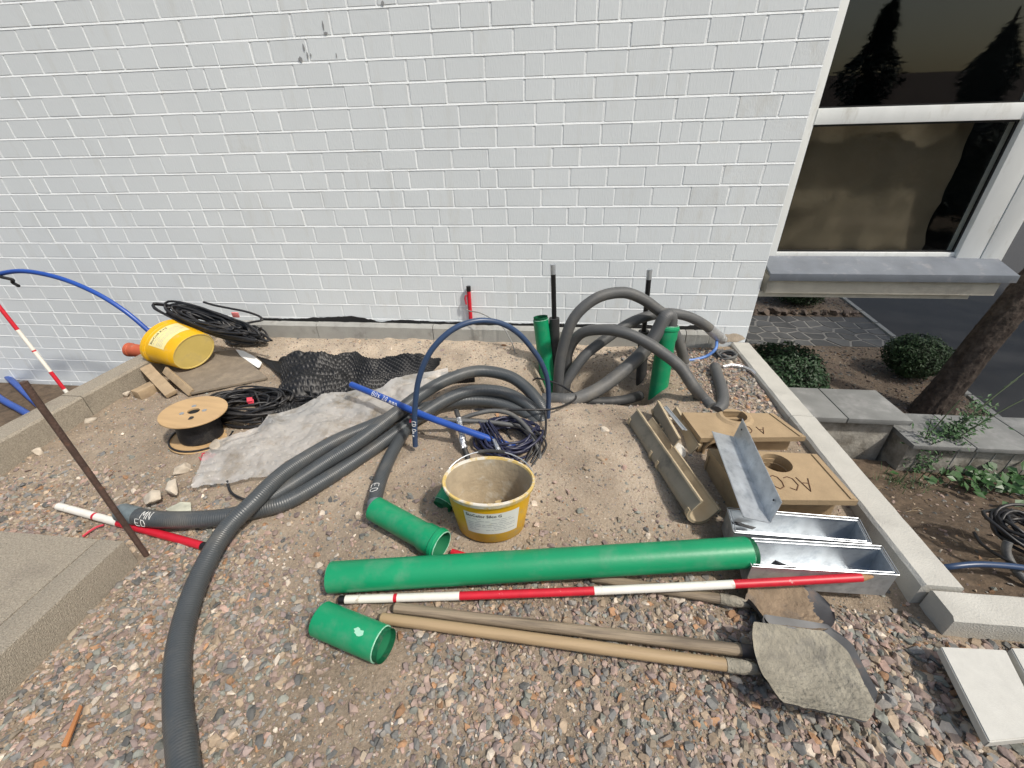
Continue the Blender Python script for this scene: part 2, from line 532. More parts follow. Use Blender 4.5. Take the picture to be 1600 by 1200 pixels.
# ------------------------------------------------------------------ ground of the raised bed
def G0(x, y):
    z = -0.035 + 0.04 * sm(-2.3, -1.5, y) + 0.02 * sm(-0.8, -0.2, y)
    z -= 0.015 * sm(0.9, 1.3, x) * sm(-1.6, -2.2, y)
    z += 0.055 * ga(x, y, 0.25, -1.25, 0.55, 0.33)              # sand heap thrown up in front of the pit
    z += 0.04 * ga(x, y, -1.2, -0.30, 0.7, 0.2) + .03 * ga(x, y, -.35, -.55, .25, .2) + .03 * ga(x, y, .95, -.75, .3, .3)
    z -= 0.52 * math.exp(-(((x - 0.27) / 0.33) ** 4 + ((y + 0.60) / 0.25) ** 4))   # pit
    z -= 0.05 * math.exp(-(((x - 1.0) / .36) ** 6 + ((y + 1.99) / .20) ** 6))      # troughs bedded into the soil
    return z


def G(x, y):
    z = G0(x, y)
    z += 0.012 * noise.noise(Vector((x * 3.1, y * 3.1, 0.3))) + 0.007 * noise.noise(Vector((x * 9, y * 9, 4.3)))
    z += 0.022 * max(0, noise.noise(Vector((x * 7, y * 7, 6.1)))) * sm(-.9, -.4, y) * sm(.9, .4, x)
    z += 0.020 * abs(noise.noise(Vector((x * 5, y * 5, 3.1)))) * ga(x, y, .2, -1.2, .9, .5) + .012 * max(0, noise.noise(Vector((x * 13, y * 13, 1.1)))) * ga(x, y, .1, -1.1, 1.1, .6)
    z += 0.004 * noise.noise(Vector((x * 25, y * 25, 1.3))) * (1 + 0.8 * noise.noise(Vector((x * 2, y * 2, 8))))
    return z


def sandmask(x, y):
    s_ = 0.95 * sm(-0.75, -0.35, y) * sm(1.2, 0.6, x)
    s_ += 0.95 * ga(x, y, 0.25, -1.35, 0.85, 0.6)
    s_ += 0.35 * ga(x, y, -1.4, -1.6, 0.9, 0.6) + .16
    s_ *= 0.75 + 0.8 * noise.noise(Vector((x * 2.3, y * 2.3, 2.7)))
    s_ += 0.25 * noise.noise(Vector((x * 11, y * 11, 5.7)))
    return min(1, max(0, s_))


x0, x1, y0, y1 = -2.97, 2.6, -3.7, -0.03
st = 0.0155
nx, ny = int((x1 - x0) / st), int((y1 - y0) / st)
vs, fs, sd = [], [], []
for j in range(ny + 1):
    for i in range(nx + 1):
        x, y = x0 + (x1 - x0) * i / nx, y0 + (y1 - y0) * j / ny
        z = G(x, y)
        if x > 1.42 and y > -2.15:          # the raised bed stops at the kerb
            z = min(z, -0.5)
        vs.append((x, y, z))
        sd.append(sandmask(x, y))
for j in range(ny):
    for i in range(nx):
        a = j * (nx + 1) + i
        xx, yy = vs[a][0], vs[a][1]
        if xx > 1.45 and yy > -2.12:
            continue
        fs.append((a, a + 1, a + nx + 2, a + nx + 1))
me = bpy.data.meshes.new('bed_ground')
me.from_pydata(vs, [], fs)
ca = me.attributes.new('sand', 'FLOAT', 'POINT')
ca.data.foreach_set('value', sd)
me.polygons.foreach_set('use_smooth', [True] * len(me.polygons))
me.materials.append(M_SOIL)
o = bpy.data.objects.new('bed_ground', me)
COL.objects.link(o)
tag(o, 'sandy brown soil of the raised bed in front of the white wall', kind='structure')

# lower ground all round, reaching far out
mb = MB()
mb.slab([(-60, -60, -0.95), (60, -60, -0.95), (60, 60, -0.95), (-60, 60, -0.95)], 0.3)
tag(mb.build('ground', M_EARTH, smooth=False), 'dark earth around the building', kind='structure')
mb = MB()
mb.slab([(-9, -6, -0.60), (-3.12, -6, -0.60), (-3.12, -0.02, -0.60), (-9, -0.02, -0.60)], 0.34)
tag(mb.build('lower_soil', M_EARTH, smooth=False), 'lower brown soil strip left of the kerb', kind='structure')
mb = MB()
mb.slab([(-2.97, -7, -0.14), (2.9, -7, -0.14), (2.9, -2.2, -0.14), (-2.97, -2.2, -0.14)], 0.5)
tag(mb.build('gravel_subsoil', M_EARTH, smooth=False), 'soil under the gravel near the viewer', kind='structure')

# ------------------------------------------------------------------ brick wall
wall = thing('brick_wall', 'white painted brick wall filling the upper left of the view', 'wall', (-2, 0.1, -0.7))
mb = MB()
mb.box((-3.76, 1.5022, 1.65), (10.48, 3.0, 4.9))
mb.build('wall_core', M_MORT, wall, smooth=False)
bedm = MB()
LEN = [0.240, 0.175, 0.115]
rb = random.Random(11)


def brick_mesh(L_, seed):
    r_ = random.Random(seed)
    hx, hz = L_ / 2, 0.113 / 2
    j = lambda a: r_.uniform(-a, a)
    c = [(-hx, -hz), (hx, -hz), (hx, hz), (-hx, hz)]
    c = [(a + j(.002), b_ + j(.0014)) for a, b_ in c]
    ty, tz, dy = j(.0025), j(.004), j(.0007)
    v = [(a, 0.012, b_) for a, b_ in c] + [(a, 0.0018 + dy, b_) for a, b_ in c]
    v += [(a - math.copysign(.0025, a), dy + a * ty + b_ * tz, b_ - math.copysign(.0025, b_)) for a, b_ in c]
    f = [(4 + i, 4 + (i + 1) % 4, 8 + (i + 1) % 4, 8 + i) for i in range(4)]
    f += [(i, (i + 1) % 4, 4 + (i + 1) % 4, 4 + i) for i in range(4)] + [(8, 9, 10, 11)]
    return v, f


variants = {}
for li, L_ in enumerate(LEN):
    for k in range(8):
        v, f = brick_mesh(L_, li * 50 + k)
        mm = []
        for mt in (M_BRICK, M_BRICKD):
            me = bpy.data.meshes.new('brick')
            me.from_pydata(v, [], f)
            me.materials.append(mt)
            mm.append(me)
        variants[(li, k)] = (v, f, mm)
bricks = []
for row in range(-9, 23):
    zt = 2.185 - 0.125 * row
    zc = zt - 0.0625
    if zc < -0.66:
        continue
    x = 1.478
    first = True
    pat = rb.randrange(3)
    prev = None
    while x > -8.9:
        li = rb.choices([0, 1, 2], [0.62, 0.25, 0.13])[0]
        if first:
            li = [0, 1, 0][(row) % 3] if row % 2 else 1
            first = False
        L_ = LEN[li]
        bricks.append((x - L_ / 2, zc + rb.uniform(-.0008, .0008), li, rb.randrange(8), rb.uniform(-.0005, .0005)))
        x -= L_ + 0.010 + rb.uniform(-.002, .003)
    # bed joint under this course: struck so that it slopes out towards the course below
    n = 90
    for i in range(n):
        xa, xb = -8.9 + 10.378 * i / n, -8.9 + 10.378 * (i + 1) / n
        h = lambda q: 0.0016 * noise.noise(Vector((q * 5, row * 3.3, 0)))
        z0_ = zt - 0.125
        bedm.add([(xa, -0.0012, z0_ - 0.0063 + h(xa)), (xb, -0.0012, z0_ - 0.0063 + h(xb)), (xb, 0.0020, z0_ + 0.0062 + h(xb)), (xa, 0.0020, z0_ + 0.0062 + h(xa))], [(0, 1, 2, 3)])
bedm.build('bed_joint', M_MORT, wall, smooth=False)


def inframe(p_):
    d = Vector(p_) - cam.matrix_world.translation
    w = d.dot(fz)
    if w <= 0:
        return False
    u, v = 658 * d.dot(rx) / w, 658 * d.dot(uy) / w
    return abs(u) < 800 and abs(v) < 600


cands = [q for q in bricks if inframe((q[0], 0, q[1])) and q[1] > -0.1]
cands.sort(key=lambda q: (Vector((q[0], 0, q[1])) - cm.translation).length - LEN[q[2]] * 3)
solo = set(id(q) for q in cands[:298])
rest = MB()
restd = MB()
for q in bricks:
    xc, zc, li, k, dy = q
    v, f, mm = variants[(li, k)]
    dirty = rb.random() < (0.004 + 0.6 * sm(0.7, 1.4, xc) * sm(2.2, 1.0, zc))
    if id(q) in solo:
        o = bpy.data.objects.new('brick', mm[1 if dirty else 0])
        COL.objects.link(o)
        o.parent = wall
        o.location = (xc + 2, dy - 0.1, zc + 0.7)
    else:
        (restd if dirty else rest).add([(a + xc, b_ + dy, c + zc) for a, b_, c in v], f)
tag(rest.build('bricks_beyond', M_BRICK, wall, smooth=False), kind='stuff')
tag(restd.build('stained_bricks_beyond', M_BRICKD, wall, smooth=False), kind='stuff')
# paint chips
M_CHIP = mat('chipped_paint', (0.27, 0.28, 0.29), 0.9, var=0.1)
rc = random.Random(3)
for ((cx, _, cz), w, h) in [((-1.697, 0, 1.952), 0.028, 0.03), ((-1.659, 0, 2.009), 0.012, 0.04), ((-1.644, 0, 1.969), 0.01, 0.035), ((-1.622, 0, 1.972), 0.008, 0.018),
                            ((-1.453, 0, 1.963), 0.007, 0.025), ((-1.503, 0, 2.112), 0.010, 0.05), ((-1.496, 0, 2.075), 0.03, 0.014), ((-1.106, 0, 2.199), 0.02, 0.025)]:
    mb = MB()
    n = 11
    mb.add([(cx + w / 2 * math.cos(6.283 * i / n) * rc.uniform(.7, 1.2), -0.0032, cz + h / 2 * math.sin(6.283 * i / n) * rc.uniform(.7, 1.2)) for i in range(n)], [tuple(range(n))])
    mb.build('paint_chip', M_CHIP, wall, smooth=False)
mb = MB()
n = 24
mb.slab([(1.37 + .10 * math.cos(6.283 * i / n) * rc.uniform(.85, 1.1), -.004, .085 + .035 * math.sin(6.283 * i / n) * rc.uniform(.8, 1.15)) for i in range(n)], 0.0)
mb.f = mb.f[:1]
mb.build('bare_patch', mat('bare_plaster', (0.50, 0.42, 0.33), .9, var=.2, vscale=30, bump=.5, bscale=80), wall, smooth=False)
# bitumen upstand left showing over the kerb
mb = MB()
n = 160
hs = []
for i in range(n + 1):
    x = -2.6 + 3.78 * i / n
    h = 0.016 + 0.006 * noise.noise(Vector((x * 14, 0, 0))) + 0.03 * ga(x, 0, -1.75, 0, 0.16, 1) + 0.017 * ga(x, 0, -2.0, 0, 0.2, 1) + 0.012 * ga(x, 0, -1.25, 0, 0.12, 1) + 0.02 * ga(x, 0, 1.1, 0, 0.06, 1) + 0.012 * ga(x, 0, 0.6, 0, 0.4, 1) - 0.02 * ga(x, 0, -1.5, 0, .04, 1) + 0.006 * noise.noise(Vector((x * 40, 0, 0)))
    hs.append((x, max(0.004, h)))
for i in range(n):
    (xa, ha), (xb, hb) = hs[i], hs[i + 1]
    mb.add([(xa, -0.006, 0.12), (xb, -0.006, 0.12), (xb, -0.006, 0.153 + hb), (xa, -0.006, 0.153 + ha), (xb, 0.002, 0.156 + hb), (xa, 0.002, 0.156 + ha)], [(0, 1, 2, 3), (3, 2, 4, 5)])
mb.build('damp_proof_membrane', M_BIT, wall, smooth=False)


# ------------------------------------------------------------------ kerbs
def kerb(a, b_, w, top, dep, mt, label, group, side=1, ch=0.012):
    """kerb stone along a-b (2D), width w to the left of a->b, chamfered top"""
    a, b_ = Vector((a[0], a[1], 0)), Vector((b_[0], b_[1], 0))
    t = (b_ - a).normalized()
    nrm = Vector((-t.y, t.x, 0)) * side
    a, b_ = a + t * 0.003, b_ - t * 0.003
    prof = [(0, top - dep), (0, top - ch), (ch, top), (w - ch * .5, top), (w, top - ch * .5), (w, top - dep)]
    mb = MB()
    jit = lambda: R.uniform(-.0015, .0015)
    dz = R.uniform(-.003, .003)
    n = len(prof)
    m_ = 40
    sd0 = R.uniform(0, 90)
    for q in range(m_ + 1):
        c = a.lerp(b_, q / m_)
        end = 0.0
        for i, (u, z) in enumerate(prof):
            w1 = noise.noise(Vector((sd0 + q * .35, i * 2.1, 0))) * .0016
            chip = max(0, noise.noise(Vector((sd0 + q * .8, i * .2, 9))) - .38) * .022 if i in (1, 2, 3) else 0
            zz = z + dz + w1 - chip * (i != 1)
            uu = u + w1 * .6 + (chip if i == 1 else 0) + (chip * .5 if i == 2 else 0)
            mb.v.append(c + nrm * uu + Vector((0, 0, zz)))
    for q in range(m_):
        for i in range(n):
            j = (i + 1) % n
            mb.f.append((q * n + i, (q + 1) * n + i, (q + 1) * n + j, q * n + j))
    mb.f += [tuple(range(n)), tuple(m_ * n + i for i in reversed(range(n)))]
    bmx = mb.build('kerb_stone', mt, smooth=False)
    q = bmesh.new()
    q.from_mesh(bmx.data)
    bmesh.ops.recalc_face_normals(q, faces=q.faces)
    q.to_mesh(bmx.data)
    q.free()
    return tag(bmx, label, 'kerb', group)


g = 'kerb stones along the foot of the white wall'
for (xa, xb, lab) in [(-3.08, -2.05, 'grey wall-foot kerb stone behind the lying yellow bucket'), (-2.05, -1.03, 'grey wall-foot kerb stone behind the black dimpled sheet'),
                      (-1.03, -0.06, 'grey wall-foot kerb stone below the red pipe stub'), (-0.06, 1.0, 'grey wall-foot kerb stone behind the pit with hoses'),
                      (1.0, 1.26, 'short grey kerb piece in the corner by the pale kerb')]:
    kerb((xa, -0.075), (xb, -0.075), 0.066, 0.158, 0.36, M_CONC, lab, g, ch=0.02)
kerb((1.372, -0.01), (1.372, -1.03), 0.137, 0.055, 0.42, M_CONCL, 'pale kerb stone running from the wall corner toward the viewer', 'pale kerb stones on the right', side=1)
kerb((1.372, -1.03), (1.362, -2.118), 0.137, 0.055, 0.42, M_CONCL, 'pale kerb stone beside the galvanised troughs', 'pale kerb stones on the right', side=1)
kerb((1.385, -2.236), (2.4, -2.236), 0.112, 0.046, 0.35, M_CONCL, 'pale kerb stone at right angles near the white slabs', 'pale kerb stones on the right', side=1)
for (ya, yb, lab) in [(-0.08, -1.285, 'brown kerb stone under the lying yellow bucket'), (-1.285, -2.29, 'brown kerb stone at the left edge of the picture')]:
    kerb((-2.955, yb), (-2.955, ya), 0.155, 0.15, 0.80, M_CONCB, lab, 'brown kerb stones on the left', side=1)

# concrete platform near the viewer on the left
pf = thing('concrete_platform', 'brown exposed-sand concrete platform in the lower left corner', 'platform', (-2.4, -3.2, -0.3))
mb = MB()
mb.box((-1.80, -3.42, -0.1), (0.114, 2.37, 0.40), bev=0.008)
mb.build('edge_stone', M_CONCB, pf)
mb = MB()
mb.box((-2.60, -3.42, -0.101), (1.476, 2.37, 0.40), bev=0.005)
mb.build('slab', M_CONCB, pf)

# ------------------------------------------------------------------ writing
GL = {'B': [[(0, 0), (0, 1), (.4, .95), (.5, .75), (.35, .55), (0, .52)], [(.3, .53), (.55, .35), (.5, .08), (0, 0)]],
      'O': [[(.3, 1), (.05, .8), (0, .45), (.1, .1), (.3, 0), (.5, .15), (.58, .5), (.5, .85), (.3, 1)]],
      'X': [[(0, .8), (.5, .05)], [(.5, .85), (0, 0)]], '2': [[(0, .8), (.2, 1), (.45, .9), (.45, .65), (0, 0), (.55, .05)]],
      '0': [[(.25, 1), (0, .6), (.1, .1), (.3, 0), (.5, .3), (.45, .8), (.25, 1)]], 'C': [[(.5, .85), (.25, 1), (0, .6), (.08, .12), (.3, 0), (.52, .12)]],
      'D': [[(0, 0), (0, 1)], [(-.05, 1), (.35, .9), (.52, .5), (.35, .1), (-.05, 0)]], 'n': [[(0, .55), (.02, 0)], [(.02, .4), (.2, .55), (.35, .4), (.38, 0)]],
      'e': [[(.02, .3), (.36, .32), (.3, .55), (.1, .5), (0, .25), (.12, 0), (.36, .05)]], 'E': [[(.5, 1), (0, 1), (0, 0), (.5, 0)], [(0, .52), (.4, .52)]],
      'F': [[(.5, 1), (0, 1), (0, 0)], [(0, .52), (.4, .52)]], 'M': [[(0, 0), (.05, 1), (.3, .4), (.55, 1), (.6, 0)]], 'N': [[(0, 0), (0, 1), (.5, 0), (.5, 1)]],
      'A': [[(0, 0), (.3, 1), (.58, 0)], [(.1, .38), (.48, .38)]], 'm': [[(0, .5), (0, 0)], [(0, .4), (.15, .52), (.25, .4), (.25, 0)], [(.25, .4), (.4, .52), (.5, .4), (.5, 0)]],
      '1': [[(.1, .8), (.3, 1), (.3, 0)]]}


def strokes(text, mp, r=0.0012, gap=0.2):
    """handwriting: thin raised strokes; mp(u,v) -> world point, u along the line in letter heights"""
    mb = MB()
    u = 0
    for ch in text:
        if ch == ' ':
            u += 0.45
            continue
        for st_ in GL[ch]:
            pts = []
            for a, b_ in zip(st_[:-1], st_[1:]):
                for k in range(4):
                    t = k / 4
                    pts.append(mp(u + a[0] + (b_[0] - a[0]) * t, a[1] + (b_[1] - a[1]) * t))
            pts.append(mp(u + st_[-1][0], st_[-1][1]))
            mb.tube(pts, r, 5)
        u += 0.62 + gap
    return mb


def on_tube(path, s0, r, h, ang0, view=None, direc=1, lift=0.0006):
    """map for writing along a hose: starts s0 metres along path, letters h tall wrap round the hose"""
    P = [Vector(p) for p in path]
    cum = [0]
    for a, b_ in zip(P[:-1], P[1:]):
        cum.append(cum[-1] + (b_ - a).length)

    def mp(u, v):
        s_ = s0 + direc * u * h
        i = 0
        while i < len(P) - 2 and cum[i + 1] < s_:
            i += 1
        a, b_ = P[i], P[i + 1]
        t = (s_ - cum[i]) / max(1e-6, cum[i + 1] - cum[i])
        c = a.lerp(b_, t)
        T = (b_ - a).normalized()
        ref = Vector((0, -0.75, 0.66))
        up = (ref - T * T.dot(ref)).normalized()
        w = T.cross(up)
        ang = ang0 - direc * (v - 0.5) * h / r
        return c + (up * math.cos(ang) + w * math.sin(ang)) * (r + lift)
    return mp


def printed(text, size, mp, res=2, bold=0.0):
    """printed lettering: flat glyph meshes laid on a surface by mp(u,v)"""
    cu = bpy.data.curves.new('txt', 'FONT')
    cu.body = text
    cu.size = size
    cu.resolution_u = res
    cu.offset = bold
    ob = bpy.data.objects.new('txt', cu)
    COL.objects.link(ob)
    dg = bpy.context.evaluated_depsgraph_get()
    me = bpy.data.meshes.new_from_object(ob.evaluated_get(dg))
    mb = MB()
    mb.add([mp(v.co.x, v.co.y) for v in me.vertices], [tuple(p.vertices) for p in me.polygons])
    bpy.data.objects.remove(ob)
    bpy.data.curves.remove(cu)
    bpy.data.meshes.remove(me)
    return mb


# ------------------------------------------------------------------ pipes and hoses
def frame_z(d):
    return Vector(d).normalized().to_track_quat('Z', 'Y').to_matrix().to_4x4()


def plastic_pipe(name, label, a, b_, r, wall_t=0.0045, socket=None, group=None, dirt=False):
    """open plastic pipe from a to b; socket = length of the widened mouth at b"""
    a, b_ = Vector(a), Vector(b_)
    L_ = (b_ - a).length
    T = thing(name, label, 'pipe', a, group=group)
    Mx = Matrix.Translation(a) @ frame_z(b_ - a)
    ri = r - wall_t
    mb = MB()
    if socket:
        s0 = L_ - socket
        prof = [(r, 0), (r, s0 - 0.02), (r + 0.007, s0), (r + 0.007, L_ - 0.034), (r + 0.013, L_ - 0.028), (r + 0.013, L_ - 0.012), (r + 0.008, L_ - 0.008), (r + 0.008, L_)]
        e = r + 0.008
    else:
        prof = [(r, 0), (r, L_ * .33), (r, L_ * .66), (r, L_)]
        e = r
    mb.lathe(prof, 40, Mx)
    mb.build('pipe_shell', M_GREEN, T, angle=30)
    mb = MB()
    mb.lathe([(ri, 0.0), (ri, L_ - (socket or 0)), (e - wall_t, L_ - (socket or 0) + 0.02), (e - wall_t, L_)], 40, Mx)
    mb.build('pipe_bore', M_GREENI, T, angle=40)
    rj = random.Random(int(L_ * 1e4))
    for (z_, ra, rb_) in ((0, ri, r), (L_, e - wall_t, e)):
        mb = MB()
        k = len(mb.v)
        n = 40
        s_ = -1 if z_ == 0 else 1
        for j in range(n):
            q = 2 * math.pi * j / n
            dz = s_ * rj.uniform(0.0004, 0.0022)
            mb.v.append(Mx @ Vector((ra * math.cos(q), ra * math.sin(q), z_)))
            mb.v.append(Mx @ Vector(((ra + rb_) / 2 * math.cos(q), (ra + rb_) / 2 * math.sin(q), z_ + dz)))
            mb.v.append(Mx @ Vector(((rb_ + .0004) * math.cos(q), (rb_ + .0004) * math.sin(q), z_ - s_ * 0.0015)))
        for j in range(n):
            j2 = (j + 1) % n
            mb.f += [(k + 3 * j, k + 3 * j2, k + 3 * j2 + 1, k + 3 * j + 1), (k + 3 * j + 1, k + 3 * j2 + 1, k + 3 * j2 + 2, k + 3 * j + 2)]
        mb.build('cut_edge', M_GREENE, T)
    return T


RG = 0.0585
gp = plastic_pipe('drain_pipe', 'long bright green plastic pipe lying across the gravel', (-0.846, -2.271, 0.03), (0.762, -2.058, 0.09), RG)
gp = plastic_pipe('drain_pipe', 'short green pipe offcut lying lowest on the gravel', (-0.802, -2.432, 0.03), (-0.555, -2.494, 0.028), RG)
for k, (u, v, w) in enumerate([(0.55, .35, .016)]):
    a, b_ = Vector((-0.802, -2.432, 0.03)), Vector((-0.555, -2.494, 0.028))
    Mx = Matrix.Translation(a) @ frame_z(b_ - a)
    mb = MB()
    best = min(range(72), key=lambda q: -(Mx.to_3x3() @ Vector((math.cos(q * 0.0873), math.sin(q * 0.0873), 0))).dot(Vector((0.15, -.3, 1)).normalized()))
    a0 = best * 0.0873
    ring = []
    rr_ = random.Random(5)
    for i in range(14):
        q = 6.283 * i / 14
        s_ = rr_.uniform(.6, 1.25)
        ring.append(Mx @ Vector(((RG + .0007) * math.cos(a0 + .2 * math.cos(q) * s_), (RG + .0007) * math.sin(a0 + .2 * math.cos(q) * s_), 0.185 + .018 * math.sin(q) * s_)))
    mb.add(ring, [tuple(range(14))])
    mb.build('sticker_remnant', M_GREENE, gp, smooth=False)
gp = plastic_pipe('drain_pipe', 'green socket pipe with a grey hose pushed in its left end', (-0.795, -1.938, 0.055), (-0.448, -2.093, 0.035), RG - .004, socket=0.085)
gp = plastic_pipe('drain_pipe', 'upright green pipe standing left in the pit by the wall', (-0.028, -0.5, -0.332), (-0.121, -0.4, 0.37), 0.055)
gp = plastic_pipe('drain_pipe', 'upright green socket pipe on the right of the pit with hose in its mouth', (0.695, -0.702, -0.16), (0.713, -0.58, 0.419), 0.060, socket=0.085)
gp = plastic_pipe('drain_pipe', 'green pipe stub half hidden behind the upright yellow bucket', (-0.477, -1.806, 0.05), (-0.498, -1.854, 0.03), 0.05)

HR = 0.0385


def hose(name, label, pts, r, mt, group=None, n=16, cat='hose', step=0.02):
    path = cr(pts, step)
    mb = MB()
    mb.tube(path, r, n)
    o = mb.build(name, mt, loc=pts[0], angle=60)
    tag(o, label, cat, group)
    return o, path


gh = 'grey ribbed hoses of the middle bundle'
h1, p1 = hose('ribbed_hose', 'thick grey ribbed hose curving out of the bottom edge', [(-0.872, -2.963, 0.02), (-0.973, -2.867, 0.02), (-1.116, -2.725, 0.02), (-1.231, -2.586, 0.025), (-1.321, -2.435, 0.025), (-1.38, -2.272, 0.035), (-1.394, -2.111, 0.06), (-1.338, -1.989, 0.1), (-1.304, -1.817, 0.11), (-1.242, -1.664, 0.105), (-1.161, -1.512, 0.095), (-1.059, -1.372, 0.08), (-0.939, -1.233, 0.07), (-0.737, -1.107, 0.07), (-0.57, -1.037, 0.07), (-0.389, -1.023, 0.06), (-0.215, -1.073, 0.035), (-0.099, -1.164, 0)], HR, M_HOSE, gh)
h2, p2 = hose('ribbed_hose', 'grey ribbed hose forming the highest arch of the bundle', [(-1.395, -2.007, 0.045), (-1.332, -1.911, 0.045), (-1.27, -1.822, 0.05), (-1.172, -1.682, 0.07), (-1.03, -1.55, 0.12), (-0.891, -1.328, 0.16), (-0.792, -1.146, 0.18), (-0.676, -0.977, 0.185), (-0.515, -0.848, 0.18), (-0.325, -0.851, 0.16), (-0.195, -0.921, 0.12), (-0.086, -1.044, 0.06), (-0.035, -1.104, -0.03)], HR, M_HOSE, gh)
h3, p3 = hose('ribbed_hose', 'grey ribbed hose with a taped end lettered in white at left', [(-1.957, -2.052, 0.045), (-1.796, -2.067, 0.035), (-1.615, -2.055, 0.035), (-1.483, -2.024, 0.03), (-1.362, -1.971, 0.03), (-1.243, -1.905, 0.03), (-1.126, -1.739, 0.03), (-1.012, -1.551, 0.035), (-0.897, -1.362, 0.05), (-0.782, -1.223, 0.085), (-0.655, -1.091, 0.115), (-0.51, -1.006, 0.125), (-0.329, -1.001, 0.12), (-0.184, -1.053, 0.08), (-0.081, -1.144, 0.02), (-0.019, -1.224, -0.05)], HR, M_HOSE, gh)
h4, p4 = hose('ribbed_hose', 'short grey ribbed hose running down into the green socket pipe', [(-0.757, -1.945, 0.05), (-0.803, -1.919, 0.055), (-0.828, -1.833, 0.055), (-0.851, -1.682, 0.05), (-0.861, -1.486, 0.045), (-0.85, -1.276, 0.04), (-0.794, -1.095, 0.03)], HR * .86, M_HOSE, gh)
strokes('ED', on_tube(p4, 0.165, HR * .86, 0.04, 0.0, direc=-1), 0.0011).build('white_writing', M_CHALK, h4)
strokes('MN', on_tube(p3, 0.13, HR, 0.036, -0.55, direc=1), 0.0011).build('white_writing', M_CHALK, h3)
strokes('ED', on_tube(p3, 0.11, HR, 0.036, 0.5, direc=1), 0.0011).build('white_writing', M_CHALK, h3)
M_TAPEG = mat('grey_tape', (0.13, 0.16, 0.17), 0.5, var=0.2, vscale=30, bump=0.5, bscale=70)
mb = MB()
mb.tube(cr([p3[0] - (p3[1] - p3[0]).normalized() * 0.012, p3[0], p3[2], p3[4]], .01), 0.0402, 14)
mb.build('taped_end', M_TAPEG, h3)
mb = MB()
mb.tube(p4[1:4], HR * .86 + 0.0015, 14)
mb.build('taped_end', M_TAPEG, h4)

gc = 'thin grey conduits of the middle bundle'
hose('thin_conduit', 'thin straight grey conduit crossing under the blue pipe', [(-0.819, -1.346, 0.15), (-0.67, -1.331, 0.13), (-0.526, -1.319, 0.12), (-0.345, -1.31, 0.11), (-0.155, -1.322, 0.09), (-0.053, -1.356, 0.05)], 0.013, M_HOSED, gc, 10)
hose('thin_conduit', 'thin grey conduit arching over behind the upright bucket', [(-0.611, -1.298, 0.06), (-0.534, -1.258, 0.09), (-0.43, -1.235, 0.12), (-0.338, -1.223, 0.13), (-0.241, -1.255, 0.13), (-0.15, -1.343, 0.11), (-0.091, -1.44, 0.07), (-0.066, -1.52, 0.02), (-0.088, -1.611, 0)], 0.013, M_HOSED, gc, 10)
t1, tp = hose('taped_conduit', 'thin grey conduit with a silver foil wrapping above the bucket', [(-0.568, -1.24, 0.13), (-0.539, -1.307, 0.12), (-0.507, -1.398, 0.1), (-0.483, -1.471, 0.07), (-0.457, -1.511, 0.03), (-0.431, -1.567, 0)], 0.014, M_SLEEVE, None, 10)
mb = MB()
mb.tube([tp[i] for i in range(3, len(tp) // 2 + 4)], [0.0175 + 0.003 * math.sin(i * 2.2) for i in range(3, len(tp) // 2 + 4)], 9)
mb.build('foil_wrap', M_FOIL, t1)

# blue pipes
b1, bp1 = hose('water_pipe', 'bright blue pipe with white handwriting lying over the hoses', [(-1.233, -1.138, 0.22), (-0.988, -1.249, 0.205), (-0.722, -1.378, 0.19), (-0.572, -1.414, 0.16), (-0.361, -1.439, 0.1), (-0.223, -1.442, 0.05), (-0.146, -1.448, 0.02)], 0.019, M_BLUE, 'blue pipes', 14, 'pipe')
strokes('BOX 20 mmn', on_tube(bp1, 0.19, 0.019, 0.027, 0.0, direc=1), 0.0012, 0.25).build('white_writing', M_CHALK, b1)
b2, bp2 = hose('water_pipe', 'navy pipe bent into a tall arch over the hose bundle', [(-0.75, -1.48, 0.052), (-0.736, -1.474, 0.186), (-0.724, -1.468, 0.281), (-0.69, -1.451, 0.438), (-0.639, -1.426, 0.561), (-0.573, -1.394, 0.645), (-0.488, -1.353, 0.703), (-0.388, -1.304, 0.719), (-0.287, -1.255, 0.688), (-0.198, -1.212, 0.612), (-0.116, -1.173, 0.487), (-0.075, -1.152, 0.399), (-0.048, -1.139, 0.303), (-0.038, -1.135, 0.176), (-0.039, -1.135, 0.016), (-0.041, -1.136, -0.07)], 0.0145, M_NAVY, 'blue pipes', 14, 'pipe')
strokes('CD One', on_tube(bp2, 0.17, 0.0145, 0.024, 0.0, direc=-1), 0.0012, 0.2).build('white_writing', M_CHALK, b2)
hose('water_pipe', 'blue pipe arching up in front of the wall at far left', [(-4.975, -0.4, 0.378), (-4.561, -0.4, 0.598), (-4.339, -0.4, 0.661), (-4.096, -0.4, 0.683), (-3.822, -0.4, 0.63), (-3.584, -0.4, 0.516), (-3.413, -0.4, 0.372), (-3.291, -0.4, 0.206), (-3.196, -0.4, 0.048)], 0.0175, M_BLUE, 'blue pipes', 14, 'pipe')
hose('water_pipe', 'upper of two blue pipes low on the soil at far left', [(-7.223, 0.821, -0.57), (-6.003, 0.18, -0.56), (-5.342, -0.153, -0.56), (-4.811, -0.414, -0.57), (-3.955, -0.819, -0.57)], 0.028, M_BLUE, 'blue pipes', 12, 'pipe')
hose('water_pipe', 'lower of two blue pipes low on the soil at far left', [(-6.094, 0.009, -0.57), (-5.299, -0.353, -0.56), (-4.845, -0.524, -0.57), (-4.168, -0.791, -0.57)], 0.028, M_BLUE, 'blue pipes', 12, 'pipe')
hook = MB()
hp = Vector((-4.289, -0.4, 0.651))
hook.tube(cr([hp + Vector((-.09, 0, .0)), hp + Vector((-.02, -.02, -.01)), hp + Vector((.03, 0, -.035)), hp + Vector((.0, .01, -.06)), hp + Vector((.05, .0, -.085))], .01), 0.012, 8)
